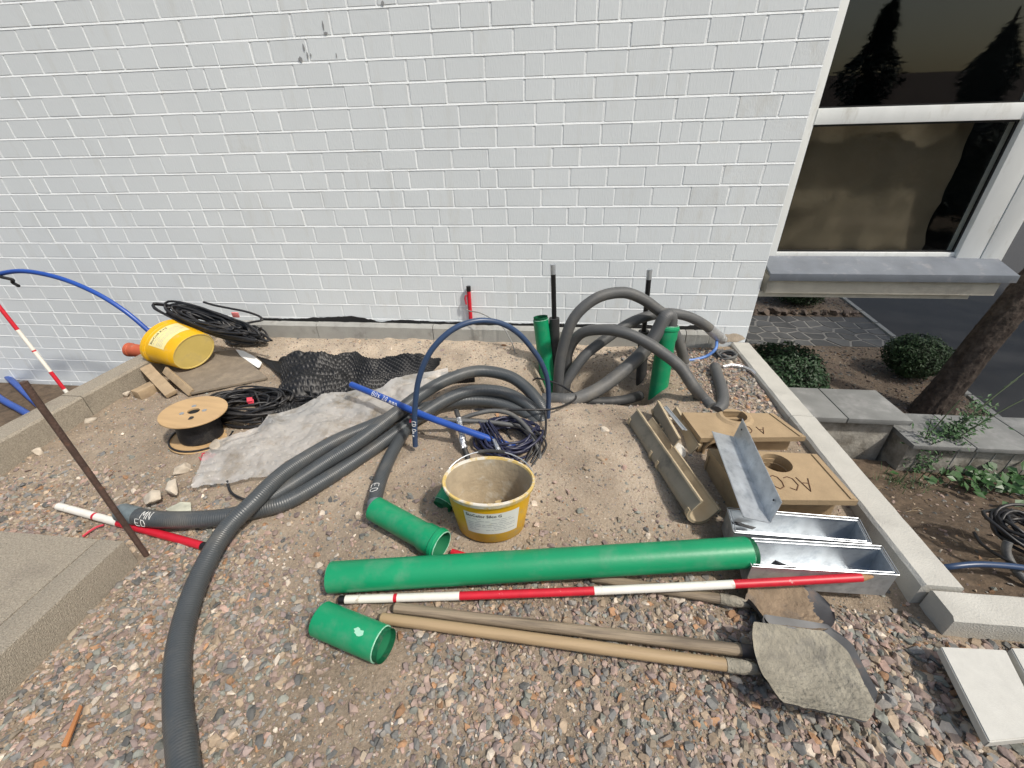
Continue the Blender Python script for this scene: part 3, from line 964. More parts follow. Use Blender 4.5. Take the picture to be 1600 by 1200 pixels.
tag(hook.build('rag_strip', M_CABLE), 'black strip tied round the blue arch at far left', 'strip')

# right-hand group rising from the pit
gr = 'grey hoses rising from the pit'
RB = 0.036
hose('bent_hose', 'grey hose with the tallest arch from the pit to a taped end', [(0.015, -0.676, -0.211), (0.018, -0.675, -0.023), (0.031, -0.672, 0.226), (0.096, -0.656, 0.472), (0.229, -0.622, 0.603), (0.389, -0.583, 0.634), (0.517, -0.55, 0.591), (0.634, -0.521, 0.509), (0.708, -0.502, 0.446), (0.797, -0.48, 0.314), (0.882, -0.459, 0.146), (0.913, -0.451, 0.03)], RB, M_HOSED, gr)
hose('bent_hose', 'grey hose arching low across to the gravel by the ochre blocks', [(0.065, -0.526, -0.31), (0.077, -0.531, -0.036), (0.081, -0.533, 0.183), (0.155, -0.567, 0.337), (0.286, -0.627, 0.398), (0.421, -0.689, 0.406), (0.535, -0.742, 0.379), (0.643, -0.791, 0.327), (0.755, -0.842, 0.255), (0.844, -0.884, 0.145)] + [(0.925, -0.867, 0.05), (0.962, -0.951, 0.035)], RB, M_HOSED, gr)
hose('bent_hose', 'grey hose reaching over to the wall corner with silver taped end', [(0.015, -0.685, -0.205), (0.05, -0.669, -0.041), (0.176, -0.613, 0.177), (0.343, -0.54, 0.305), (0.513, -0.464, 0.395), (0.707, -0.378, 0.421), (0.892, -0.297, 0.378), (1.062, -0.221, 0.283), (1.204, -0.158, 0.167)], RB, M_HOSED, gr)
hose('bent_hose', 'thickest grey hose rising out of the sand into the green socket', [(-0.08, -0.884, 0), (-0.022, -0.888, 0.01), (0.073, -0.92, 0.03)] + [(0.156, -0.881, 0.024), (0.301, -0.802, 0.065), (0.444, -0.725, 0.157), (0.564, -0.66, 0.26), (0.636, -0.621, 0.372), (0.684, -0.594, 0.482), (0.718, -0.576, 0.471), (0.729, -0.57, 0.384)], 0.045, M_HOSED, gr)
hose('bent_hose', 'dark hose lying along the near rim of the pit', [(0.172, -0.843, -0.02), (0.307, -0.833, -0.03), (0.459, -0.783, -0.04), (0.588, -0.653, -0.08)], 0.034, M_SLEEVE, gr)
hose('bent_hose', 'short grey hose stump on the gravel near the right kerb', [(1.117, -0.455, 0.06), (1.095, -0.603, 0.055), (1.072, -0.764, 0.05), (1.036, -0.903, 0.04), (0.979, -0.984, 0.03)], 0.037, M_HOSED, gr)
mb = MB()
e = [(1.112, -0.199, 0.244), (1.158, -0.179, 0.206), (1.204, -0.158, 0.167), (1.238, -0.143, 0.14)]
mb.tube(cr(e, .01), 0.0385, 12)
c = Vector(e[-1])
mb.lathe([(0.001, .05), (.02, .045), (.034, .03), (.037, .0)], 12, Matrix.Translation(c) @ frame_z(c - Vector(e[-2])))
tag(mb.build('tape_wrap', M_FOIL), 'crumpled silver tape closing the hose end at the wall corner', 'tape')
mb = MB()
e = [(0.898, -0.455, 0.089), (0.913, -0.451, 0.03), (0.925, -0.448, -0.008)]
mb.tube(cr(e, .01), 0.0378, 12)
tag(mb.build('tape_wrap', M_FOIL), 'silver tape on the hose end standing beside the green socket', 'tape')
hose('thin_blue_pipe', 'thin pale blue pipe curling from the taped hose end to the gravel', [(1.199, -0.17, 0.13), (1.175, -0.243, 0.1), (1.12, -0.263, 0.05), (1.024, -0.293, 0.03), (0.942, -0.309, 0.03)], 0.011, M_BLUEL, None, 10, 'pipe')

# two dark supply pipes in sleeves
for (a, b_, c, lab) in (((0.007, -0.42, -0.384), (-0.026, -0.4, 0.381), (-0.045, -0.4, 0.76), 'slim black pipe in a sleeve left behind the pit'),
                        ((0.653, -0.42, -0.352), (0.604, -0.4, 0.299), (0.583, -0.4, 0.731), 'slim black pipe in a sleeve right behind the pit')):
    T = thing('supply_pipe', lab, 'pipe', a, group='black supply pipes')
    a, b_, c = Vector(a), Vector(b_), Vector(c)
    mb = MB()
    mb.tube([a, a.lerp(b_, .5), b_], 0.037, 18)
    mb.build('sleeve', M_SLEEVE, T)
    mb = MB()
    mb.tube([b_ - (c - b_) * .1, c - (c - b_).normalized() * .05], 0.017, 14)
    mb.build('pipe_shell', M_BLACKP, T)
    mb = MB()
    mb.tube([c - (c - b_).normalized() * .065, c], 0.0185, 14)
    mb.build('end_cap', M_GALV, T)

# red stub on the wall with a grey wire
T = thing('red_stub', 'red painted pipe stub with black cap standing against the wall', 'pipe', (-0.711, -0.03, 0.176))
a, b_ = Vector((-0.711, -0.03, 0.176)), Vector((-0.71, -0.03, 0.479))
mb = MB()
mb.tube(cr([a, a.lerp(b_, .4), a.lerp(b_, .75), b_], .02), 0.016, 12)
mb.build('pipe_shell', M_RED, T)
mb = MB()
mb.tube([a.lerp(b_, .9), b_ + (b_ - a) * .03], 0.0178, 12)
mb.build('end_cap', M_BLACKP, T)
mb = MB()
mb.tube(cr([a.lerp(b_, .8) + Vector((-.02, -.012, 0)), a.lerp(b_, .72) + Vector((-.03, -.014, 0)), a.lerp(b_, .55) + Vector((-.024, -.012, 0))], .01), 0.008, 7)
mb.build('tape_flap', M_TAPE, T)
hose('grey_wire', 'thin grey wire springing from the red stub into the sand', [(-0.74, -0.05, 0.305), (-0.705, -0.071, 0.297), (-0.612, -0.125, 0.304), (-0.512, -0.184, 0.281), (-0.422, -0.237, 0.241), (-0.36, -0.273, 0.152), (-0.33, -0.291, 0.079), (-0.316, -0.3, 0.023)], 0.0045, mat('grey_wire', (0.25, 0.25, 0.24), .6), None, 7, 'wire', 0.01)


# ------------------------------------------------------------------ cables in coils
def coil(name, label, c, rx_, ry_, rot, loops, r, mt, seed, hgt=0.03, tail=None, group=None, tilt=(0, 0), spread=0.25):
    rr = random.Random(seed)
    Mx = Matrix.Translation(Vector(c)) @ Euler((tilt[0], tilt[1], rot)).to_matrix().to_4x4()
    pts = []
    ph1, ph2 = rr.uniform(0, 6), rr.uniform(0, 6)
    for k in range(loops):
        s_ = 1 - spread * rr.random()
        e = rr.uniform(-.12, .12)
        z_ = hgt * rr.random()
        ox, oy = rr.uniform(-.12, .12) * rx_, rr.uniform(-.1, .1) * ry_
        m_ = 14
        for i in range(m_):
            q = 6.283 * i / m_
            w = 1 + 0.05 * math.sin(3 * q + ph1 + k) + 0.03 * math.sin(5 * q + ph2 + 2 * k)
            pts.append(Mx @ Vector((ox + rx_ * s_ * w * math.cos(q), oy + ry_ * s_ * w * math.sin(q) * (1 + e), z_ + r + hgt * .35 * math.sin(2 * q + k))))
    if tail:
        pts += [Vector(t) for t in tail]
    path = cr(pts, 0.03)
    mb = MB()
    mb.tube(path, r, 7)
    o = mb.build(name, mt, loc=c, angle=70)
    return tag(o, label, 'cable', group)


gk = 'coiled cables'
k1 = coil('cable_coil', 'black cable coil on the ground behind the wooden spool', (-1.921, -1.193, 0.03), 0.27, 0.15, 0.1, 24, 0.0075, M_CABLE, 2, 0.07, group=gk, spread=.45)
mb = MB()
for q in ((-1.894, -1.194, 0.1), (-1.897, -1.195, 0.115)):
    mb.box(q, (.03, .035, .012), Euler((.3, .2, .6)).to_matrix())
mb.build('red_tie', M_TAPE, k1)
k2 = coil('cable_coil', 'flat black cable bundle running from the coil under the dimpled sheet', (-1.831, -1.058, 0.03), 0.33, 0.06, -0.06, 9, 0.006, M_CABLE, 5, 0.05, group=gk)
k3 = coil('cable_coil', 'long black cable coil draped over the lying yellow bucket', (-2.599, -0.495, 0.3), 0.42, 0.085, -0.10, 24, 0.0085, M_CABLE, 9, 0.07, group=gk, tilt=(0.45, 0.24), spread=.8)
for q in ((-2.559, -0.3, 0.318), (-2.553, -0.42, 0.221)):
    mb = MB()
    mb.box(q, (.05, .012, .045), Euler((.2, .1, .2)).to_matrix(), bev=.003)
    mb.build('pink_tag', M_PINK, k3)
coil('cable_coil', 'black cable coil heaped against the wall kerb beside the lying bucket', (-2.585, -0.236, 0.07), 0.20, 0.08, -0.2, 14, 0.008, M_CABLE, 14, 0.10, group=gk, spread=.5)
hose('loose_cable', 'black cable end standing up against the wall above the coil', [(-2.889, -0.2, 0.384), (-2.803, -0.2, 0.358), (-2.671, -0.2, 0.333), (-2.539, -0.2, 0.307), (-2.44, -0.2, 0.27), (-2.407, -0.22, 0.245), (-2.473, -0.25, 0.239), (-2.571, -0.3, 0.23)], 0.009, M_CABLE, gk, 8, 'cable')
coil('cable_coil', 'navy cable coil lying behind the upright yellow bucket', (-0.248, -1.374, 0.03), 0.17, 0.15, 0.5, 15, 0.0075, M_CABLEB, 21, 0.06, group=gk, spread=.35)
coil('cable_coil', 'small grey coil in the corner beside the pale kerb', (1.268, -0.228, 0.01), 0.07, 0.06, 0.2, 5, 0.010, M_HOSED, 25, 0.035, group=gk, spread=.15)
coil('cable_coil', 'black cable coil on the dark soil at the right edge', (2.221, -1.629, -0.18), 0.14, 0.13, 0.2, 14, 0.008, M_CABLE, 27, 0.06, group=gk, spread=.4)
hose('loose_cable', 'black cable running along the bundle and round the navy arch', [(-0.473, -1.175, 0.1), (-0.286, -1.191, 0.12), (-0.136, -1.18, 0.12), (-0.018, -1.135, 0.1), (0.07, -1.034, 0.07), (0.132, -0.925, 0.06), (0.05, -0.837, 0.08), (-0.035, -0.81, 0.1), (-0.121, -0.774, 0.1), (-0.153, -0.732, 0.06)], 0.0065, M_CABLE, gk, 8, 'cable')
hose('loose_cable', 'black cable looping down behind the right side of the bucket', [(-0.055, -1.144, 0.1), (-0.046, -1.276, 0.08), (-0.053, -1.356, 0.05), (-0.084, -1.444, 0.03), (-0.147, -1.526, 0.02), (-0.21, -1.571, 0.02)], 0.0065, M_CABLE, gk, 8, 'cable')
hose('loose_cable', 'black cable from the spool lying along the plastic sheet', [(-1.981, -1.328, 0.015), (-1.895, -1.344, 0.012), (-1.804, -1.324, 0.012), (-1.729, -1.278, 0.012), (-1.66, -1.239, 0.012)], 0.010, M_CABLE, gk, 8, 'cable')
hose('loose_cable', 'thin dark wire crossing the ground below the plastic sheet', [(-1.642, -1.794, 0.02), (-1.574, -1.859, 0.01), (-1.469, -1.897, 0.01), (-1.388, -1.891, 0.015), (-1.362, -1.851, 0.02)], 0.006, M_CABLE, gk, 8, 'cable')
hose('loose_cable', 'thin black wire lying across the black coil near the spool', [(-1.921, -1.106, 0.12), (-1.802, -1.233, 0.12), (-1.773, -1.282, 0.06), (-1.755, -1.332, 0.03), (-1.754, -1.37, 0.02)], 0.0055, M_CABLE, gk, 8, 'cable')
hose('loose_cable', 'black wire behind the taped conduit above the bucket', [(-0.43, -1.376, 0.02), (-0.425, -1.332, 0.05), (-0.392, -1.321, 0.08), (-0.33, -1.292, 0.08), (-0.275, -1.296, 0.05), (-0.232, -1.36, 0.02)], 0.0065, M_CABLE, gk, 8, 'cable')
A_, B_ = [(-0.392, -1.312, 0.1), (-0.337, -1.414, 0.1), (-0.278, -1.493, 0.07), (-0.204, -1.561, 0.02)], [(-0.207, -1.31, 0.1), (-0.116, -1.384, 0.09), (-0.077, -1.452, 0.05), (-0.118, -1.544, 0.02)]
words = ['first', 'second', 'third', 'fourth', 'fifth', 'sixth', 'seventh', 'eighth']
for i in range(7):
    off = Vector(((i - 3) * .011, R.uniform(-.012, .012), 0))
    hose('loose_cable', words[i] + ' strand from the left in the navy cable strands above the bucket', [Vector(q) + off * (1 + .15 * k) + Vector((R.uniform(-.006, .006), 0, R.uniform(0, .025))) for k, q in enumerate(A_)], 0.0055, M_CABLEB, 'navy strands above the bucket', 7, 'cable')
for i in range(5):
    off = Vector(((i - 2) * .016, R.uniform(-.02, .02), 0))
    hose('loose_cable', words[i] + ' strand from the left in the black curve right of the bucket', [Vector(q) + off + Vector((R.uniform(-.01, .01), R.uniform(-.01, .01), R.uniform(0, .03))) for q in B_], 0.006, M_CABLE, 'black strands right of the bucket', 7, 'cable')
mb = MB()
mb.tube(cr([(-0.316, -1.457, 0.1), (-0.296, -1.504, 0.1), (-0.275, -1.537, 0.09)], .008), .012, 8)
tag(mb.build('tape_wrap', M_FOIL), 'silver tape round the navy cable strands behind the bucket handle', 'tape')
mb = MB()
mb.tube(cr([(-0.779, -1.378, 0.17), (-0.765, -1.34, 0.175), (-0.801, -1.276, 0.165), (-0.806, -1.326, 0.15), (-0.808, -1.359, 0.12)], .01), 0.0055, 6)
tag(mb.build('red_tie', M_TAPE), 'red tape knotted where the blue pipe crosses the hoses', 'tape')

# ------------------------------------------------------------------ ranging rods and rusty bar
def rod(name, label, a, b_, r, bands, group, bend=0.0, tip=None):
    a, b_ = Vector(a), Vector(b_)
    T = thing(name, label, 'rod', a, group=group)
    pt = lambda t: a.lerp(b_, t) + Vector((0, 0, -bend * math.sin(math.pi * t)))
    for (t0, t1, m_) in bands:
        mb = MB()
        n = max(2, int((t1 - t0) * 12) + 1)
        mb.tube([pt(t0 + (t1 - t0) * i / n) for i in range(n + 1)], r, 16)
        mb.build('red_band' if m_ is M_RED else ('white_band' if m_ is M_WHITEP else 'end_cap'), m_, T)
    if tip:
        mb = MB()
        d = (pt(1) - pt(.97)).normalized()
        mb.tube([pt(1), pt(1) + d * tip * .95, pt(1) + d * tip], [r, 0.004, 0.001], 14)
        mb.build('pointed_tip', M_WOODR, T)
    return T


gq = 'red and white ranging rods'
rod('ranging_rod', 'long red and white ranging rod lying below the long green pipe', (-0.79, -2.333, -0.01), (1.131, -2.129, 0.085), 0.0155,
    [(0, .012, M_BLACKP), (.012, .108, M_WHITEP), (.108, .115, M_RED), (.115, .238, M_WHITEP), (.238, .50, M_RED), (.50, .765, M_WHITEP), (.765, 1, M_RED)], gq, bend=0.012, tip=0.045)
rod('ranging_rod', 'short red and white rod on the gravel beside the rusty bar', (-2.376, -2.007, 0), (-1.484, -2.152, -0.015), 0.0175,
    [(0, .26, M_WHITEP), (.26, .275, M_RED), (.275, .43, M_WHITEP), (.43, .97, M_RED), (.97, 1, M_BLACKP)], gq)
b_ = Vector((-3.17, -1.208, 0.143))
t_ = Vector((-3.3, -1.175, 0.719))
d = (t_ - b_)
rod('ranging_rod', 'red and white ranging rod standing behind the kerb at far left', b_ - d * 1.25, t_ + d * 0.9, 0.0108,
    [(0, .4, M_WHITEP), (.4, .468, M_RED), (.468, .544, M_WHITEP), (.544, .549, M_RED), (.549, .622, M_WHITEP), (.622, .80, M_RED), (.80, 1, M_WHITEP)], gq)
a = Vector((-0.412, -2.083, -0.01))
rod('red_rod', 'red rod end sticking out behind the long green pipe', a, a + Vector((0.12, -0.03, 0.0)), 0.013, [(0, 1, M_RED)], None)
mb = MB()
a = Vector((-1.735, -2.205, -0.16))
mb.tube([a, a + Vector((0, .0, .25)), a + Vector((0.002, 0.0, .6)), a + Vector((-.002, .0, 1.0))], 0.0105, 12)
tag(mb.build('steel_bar', M_RUST), 'rusty brown steel bar standing upright by the platform corner', 'bar')


# ------------------------------------------------------------------ buckets
def bucket(label, M, h, a_top, b_top, a_bot, b_bot, lying=False, group=None):
    """oval plastic paint bucket; M places it (z up out of the mouth)"""
    T = thing('paint_bucket', label, 'bucket', M.translation, group=group)
    n = 48

    def ring(t, off=0.0, z=None):
        a, b_ = a_bot + (a_top - a_bot) * t + off, b_bot + (b_top - b_bot) * t + off
        return [M @ Vector((a * math.cos(6.2832 * j / n), b_ * math.sin(6.2832 * j / n), h * t if z is None else z)) for j in range(n)]

    def skin(rings, flip=False):
        mb = MB()
        k = mb.add(sum(rings, []), [])
        for i in range(len(rings) - 1):
            for j in range(n):
                j2 = (j + 1) % n
                f = (k + i * n + j, k + i * n + j2, k + (i + 1) * n + j2, k + (i + 1) * n + j)
                mb.f.append(tuple(reversed(f)) if flip else f)
        return mb, k
    mb, k = skin([ring(0, -0.004, 0.0), ring(0.02), ring(.5), ring(.86), ring(.87, .004), ring(.9, .004)])
    mb.build('bucket_wall', M_YEL, T)
    mb, k = skin([ring(0, -.012, 0.004), ring(0, -.010, .0), ring(0, -0.004, 0.0)])
    mb.f.append(tuple(reversed(range(n))))
    mb.build('bucket_base', M_YELB if lying else M_YEL, T)
    mb, k = skin([ring(.9, .004), ring(.905, .008), ring(.985, .010), ring(1.0, .007), ring(1.0, -.001), ring(.97, -.004)])
    mb.build('rim', M_YELR if not lying else M_YEL, T)
    mb, k = skin([ring(.97, -.004), ring(.5, -.004), ring(.03, -.004)], True)
    mb.f.append(tuple(range(2 * n, 3 * n)))
    mb.build('bucket_inside', M_BIN, T)

    def surf(off):
        def f(ang, t):
            a, b_ = a_bot + (a_top - a_bot) * t + off, b_bot + (b_top - b_bot) * t + off
            return M @ Vector((a * math.cos(ang), b_ * math.sin(ang), h * t))
        return f
    return T, surf, (a_top, b_top)


def label_on(T, surf, ang0, ang1, t0, t1, title, mt, h, rlen, rows):
    mb = MB()
    f = surf(0.0007)
    n, m_ = 18, 5
    k = mb.add([f(ang0 + (ang1 - ang0) * i / n, t0 + (t1 - t0) * j / m_) for j in range(m_ + 1) for i in range(n + 1)], [])
    for j in range(m_):
        for i in range(n):
            q = k + j * (n + 1) + i
            mb.f.append((q, q + 1, q + n + 2, q + n + 1))
    lab = mb.build('paper_label', mt, T)
    g_ = surf(0.0013)
    W_ = ang1 - ang0
    pr = printed(title, 1.0, lambda u, v: Vector((u, v, 0)), bold=0.02)
    um = max(v.x for v in pr.v)
    sz = 0.17 * (t1 - t0)
    pr.v = [g_(ang0 + W_ * (0.04 + 0.62 * v.x / um), t1 - (t1 - t0) * 0.19 + v.y * sz) for v in pr.v]
    pr.build('printed_title', M_INK, lab, smooth=False)
    rr = random.Random(4)
    mb = MB()
    for i in range(rows):
        tv = t1 - (t1 - t0) * (0.30 + 0.6 * i / rows)
        u0 = 0.06
        while u0 < 0.9:
            w = rr.uniform(.04, .16)
            if rr.random() < .8:
                u1 = min(.93, u0 + w)
                th = (t1 - t0) * 0.02
                m2 = 4
                k = mb.add([g_(ang0 + W_ * (u0 + (u1 - u0) * q / m2), tv + s_) for s_ in (0, th) for q in range(m2 + 1)], [])
                for q in range(m2):
                    mb.f.append((k + q, k + q + 1, k + m2 + 2 + q, k + m2 + 1 + q))
            u0 += w + .02
    mb.build('printed_lines', M_INKG, lab, smooth=False)


gB = 'yellow paint buckets'
Mb = Matrix.Translation((-0.268, -1.912, -0.012)) @ Matrix.Rotation(rad(3), 4, 'Z')
Tb, sf, _ = bucket('upright yellow oval bucket crusted with plaster, beside the green pipes', Mb, 0.265, 0.188, 0.140, 0.150, 0.113, group=gB)
label_on(Tb, sf, rad(-122), rad(-42), 0.25, 0.76, 'StoColor Silco G', M_LABEL, .25, .3, 7)
mb = MB()
hp = []
for i in range(21):
    q = math.pi * i / 20
    hp.append(Mb @ Vector((0.193 * math.cos(q) * (1 if 0 < i < 20 else 1.02), 0.03 + 0.128 * math.sin(q), 0.235 + 0.052 * math.sin(q))))
mb.tube(hp, 0.0028, 7)
mb.build('wire_handle', M_GALVR, Tb)
mb = MB()
mb.tube(hp[8:13], 0.008, 9)
mb.build('handle_grip', M_SLEEVE, Tb)
# leaves and crust on the floor of the bucket
mb = MB()
rr = random.Random(8)
for i in range(60):
    q, d_ = rr.uniform(0, 6.28), rr.random() ** .5
    c = Mb @ Vector((0.12 * d_ * math.cos(q), 0.085 * d_ * math.sin(q), 0.03 + rr.uniform(0, .03)))
    E_ = Euler((rr.uniform(-.6, .6), rr.uniform(-.6, .6), rr.uniform(0, 6))).to_matrix()
    w, l = rr.uniform(.006, .015), rr.uniform(.012, .03)
    mb.add([c + E_ @ Vector(v) for v in ((-l, 0, 0), (0, -w, .003), (l, 0, 0), (0, w, .003))], [(0, 1, 2, 3)])
tag(mb.build('dry_debris', mat('dry_debris', (0.38, 0.29, 0.15), .9, var=.4, vscale=30), Tb, smooth=False), kind='stuff')

# lying bucket: mouth to the left, base to the right and towards the viewer
cb, ct = Vector((-2.619, -0.713, 0.2)), Vector((-3.053, -0.639, 0.215))
ax = Vector((-0.90, 0.30, 0.10)).normalized()
zz = ax
yy = Vector((0.0, 0.25, 1)).cross(zz).normalized()
xx = yy.cross(zz).normalized()
cb = Vector((-2.621, -0.724, 0.2))
Ml = Matrix(((xx.x, yy.x, zz.x, cb.x), (xx.y, yy.y, zz.y, cb.y), (xx.z, yy.z, zz.z, cb.z), (0, 0, 0, 1))) @ Matrix.Rotation(rad(62), 4, 'Z')
Tl, sl_, _ = bucket('yellow oval bucket lying on its side on the left kerb', Ml, 0.30, 0.185, 0.142, 0.155, 0.120, lying=True, group=gB)


def angle_to(Mx, a, b_, d):
    d = Mx.to_3x3().inverted() @ Vector(d)
    return math.atan2(d.y / b_, d.x / a)


al = angle_to(Ml, .17, .13, (0.05, -0.45, 1))
label_on(Tl, sl_, al - 0.75, al + 0.75, 0.30, 0.78, 'StoColl K+S', M_LABELY, .25, .3, 6)
mb = MB()
a, b_ = Vector((-3.316, -0.6, 0.135)), Vector((-3.19, -0.6, 0.122))
Mx = Matrix.Translation(a) @ frame_z(b_ - a)
mb.lathe([(0.0, 0.0), (.048, 0), (.054, .006), (.054, .03), (.050, .034), (.050, .25)], 28, Mx)
tag(mb.build('pipe_plug', M_ORANGE), 'faded orange pipe end beside the lying bucket mouth', 'pipe')

# ------------------------------------------------------------------ cable spool
sc_ = Vector((-2.061, -1.446, 0.19))
sc_.z = 0.0
T = thing('cable_spool', 'plywood cable spool wound with black cable on the left soil', 'spool', sc_, (-0.03, 0.09, 0))


def disc(z0_, z1_, r_, hole):
    mb = MB()
    prof = [(hole, z0_), (r_ - .002, z0_), (r_, z0_ + .002), (r_, z1_ - .002), (r_ - .002, z1_), (hole, z1_), (hole, z0_)]
    mb.lathe(prof, 56, WM[T])
    return mb


disc(0.008, 0.018, 0.165, 0.03).build('lower_flange', M_PLY, T)
disc(0.182, 0.192, 0.165, 0.03).build('upper_flange', M_PLY, T)
mb = MB()
pts = []
loops = 19
for i in range(loops * 24):
    q = 6.2832 * i / 24
    pts.append(WM[T] @ Vector((0.105 * math.cos(q), 0.105 * math.sin(q), 0.025 + 0.152 * i / (loops * 24))))
mb.tube(pts, 0.0052, 6)
mb.lathe([(0.103, .019), (.103, .181)], 40, WM[T])
mb.build('wound_cable', M_CABLE, T)
mb = MB()
mb.tube([WM[T] @ Vector((0.158 * math.cos(q / 10 + 2.6), 0.158 * math.sin(q / 10 + 2.6), 0.025)) for q in range(0, 42)], 0.0055, 7)
mb.build('loose_turn', M_CABLE, T)
mb = MB()
mb.lathe([(0.029, .02), (.029, .183)], 24, WM[T])
mb.lathe([(0.0, .165), (.029, .165)], 24, WM[T])
mb.build('hub_hole', M_DARK, T)
for q in (0.3, 2.2, 3.9):
    mb = MB()
    c = WM[T] @ Vector((0.055 * math.cos(q), 0.055 * math.sin(q), 0.192))
    mb.lathe([(0.0125, 0), (.012, .003), (.006, .005), (0, .0052)], 12, Matrix.Translation(c))
    mb.build('bolt_head', M_GALVR, T)
mb = MB()
c = WM[T] @ Vector((0.075 * math.cos(5.2), 0.075 * math.sin(5.2), 0.1928))
mb.lathe([(0.0, 0), (.017, 0)], 16, Matrix.Translation(c))
mb.build('small_hole', M_DARK, T)

# ------------------------------------------------------------------ timber, panel, rag
def plank(name, label, a, b_, w, th, mt, roll=0.0, cat='timber', group=None):
    a, b_ = Vector(a), Vector(b_)
    d = (b_ - a)
    L_ = d.length
    x = d.normalized()
    side = Vector((0, 0, 1)).cross(x).normalized()
    up = x.cross(side)
    side, up = side * math.cos(roll) + up * math.sin(roll), up * math.cos(roll) - side * math.sin(roll)
    mb = MB()
    mb.box((a + b_) / 2, (L_, w, th), Matrix((x, side, up)).transposed(), bev=0.003)
    return tag(mb.build(name, mt), label, cat, group)


gt = 'loose timber under the lying bucket'
plank('timber_block', 'short squared timber block nearest the left kerb', (-2.833, -1.082, 0.035), (-2.781, -0.896, 0.04), 0.075, 0.065, M_TIMBER, group=gt)
plank('timber_plank', 'worn timber plank sloping down from the left kerb', (-2.921, -0.859, 0.13), (-2.599, -1.048, 0.035), 0.07, 0.03, M_TIMBER, 0.2, group=gt)
plank('timber_plank', 'thin bright batten leaning on the edge of the dirty panel', (-2.766, -0.869, 0.12), (-2.481, -1.015, 0.03), 0.05, 0.02, M_TIMBER, 0.9, group=gt)
mb = MB()
mb.slab([(-2.753, -0.88, 0.085), (-2.477, -1.023, 0.035), (-2.07, -0.783, 0.035), (-2.57, -0.43, 0.075), (-2.759, -0.541, 0.09)], 0.014)
tag(mb.build('dirty_panel', M_PANEL, smooth=False), 'dirt covered brown board under the lying bucket', 'board')
mb = MB()
P = [(-2.541, -0.449, 0.085), (-2.489, -0.438, 0.07), (-2.362, -0.501, 0.06), (-2.241, -0.583, 0.05), (-2.218, -0.645, 0.045), (-2.231, -0.656, 0.045), (-2.321, -0.607, 0.06), (-2.448, -0.527, 0.07)]
mb.slab(P, 0.006)
tag(mb.build('white_rag', M_PAPER, smooth=False), 'crumpled white scrap of sheet at the corner of the dirty board', 'scrap')


# ------------------------------------------------------------------ dimpled membrane, drain pipe, plastic sheet
def grid_patch(top, bot, nu, nv, zf):
    """ruled patch between two polylines"""
    A, B = cr(top, .05), cr(bot, .05)

    def samp(P, t):
        q = t * (len(P) - 1)
        i = min(int(q), len(P) - 2)
        return P[i].lerp(P[i + 1], q - i)
    vs, fs = [], []
    for j in range(nv + 1):
        for i in range(nu + 1):
            u, v = i / nu, j / nv
            p_ = samp(A, u).lerp(samp(B, u), v)
            p_.z += zf(p_.x, p_.y, u, v)
            vs.append(p_)
    for j in range(nv):
        for i in range(nu):
            a = j * (nu + 1) + i
            fs.append((a, a + nu + 1, a + nu + 2, a + 1))
    mb = MB()
    mb.add(vs, fs)
    return mb


T = thing('dimpled_sheet', 'black dimpled drainage sheet draped on the sand below the wall', 'sheet', (-1.398, -0.768, 0))
topl = [(-2.014, -0.664, 0.1), (-1.984, -0.595, 0.135), (-1.851, -0.575, 0.14), (-1.606, -0.573, 0.12), (-1.518, -0.492, 0.12), (-1.382, -0.581, 0.11), (-1.117, -0.576, 0.1), (-0.832, -0.569, 0.09)]
botl = [(-1.675, -1.285, 0.02), (-1.62, -1.281, 0.02), (-1.481, -1.146, 0.03), (-1.376, -1.001, 0.04), (-1.22, -0.95, 0.04), (-1.121, -0.86, 0.04), (-0.972, -0.753, 0.05), (-0.834, -0.613, 0.05)]


def mz(x, y, u, v):
    nv_ = 19
    row_ = v * nv_
    a = (u * 44 + .5 * (int(row_) % 2)) % 1 - .5
    b_ = row_ % 1 - .5
    d = max(0.0, 1 - (a * a + b_ * b_) / .13)
    f = 0.035 * math.exp(-((v - 0.42 - 0.3 * (0.5 - u)) / 0.10) ** 2) * (1 - u) + 0.02 * math.sin(u * 9 + v * 3) * v * (1 - v) + 0.02 * math.sin(v * math.pi)
    f += .11 * noise.noise(Vector((x * 4.5, y * 6, 2))) * min(1, 5 * v) + .03 * abs(noise.noise(Vector((x * 11, y * 11, 6))))
    return 0.010 * d ** 0.6 + f


grid_patch(topl, botl, 264, 133, mz).build('sheet', M_MEMB, T, angle=80)
mb = MB()
mb.slab([(-2.357, -0.481, 0.05), (-2.165, -0.565, 0.06), (-1.971, -0.68, 0.11), (-1.756, -0.858, 0.09), (-1.757, -0.938, 0.06), (-1.96, -0.773, 0.06), (-2.177, -0.604, 0.03)], 0.006)
mb.build('loose_flap', M_MEMB, T, smooth=False)


def corrugated(label, a, b_, r):
    a, b_ = Vector(a), Vector(b_)
    L_ = (b_ - a).length
    mb = MB()
    prof = []
    n = int(L_ / 0.0135)
    for i in range(n):
        z = L_ * i / n
        prof += [(r - .004, z), (r - .004, z + .004), (r + .002, z + .006), (r + .002, z + .011)]
    mb.lathe(prof, 24, Matrix.Translation(a) @ frame_z(b_ - a))
    mb.lathe([(r - .006, 0), (r - .006, L_)], 24, Matrix.Translation(a) @ frame_z(b_ - a))
    return tag(mb.build('corrugated_pipe', M_BLACKP, angle=30), label, 'pipe', 'black corrugated drain pipes')


corrugated('black corrugated drain pipe end peeping out of the dimpled sheet', (-2.064, -0.582, 0.05), (-1.596, -0.73, 0.05), 0.052)
corrugated('black corrugated drain pipe showing between the hose arches', (-0.8, -0.715, 0.035), (-0.57, -0.672, 0.035), 0.048)

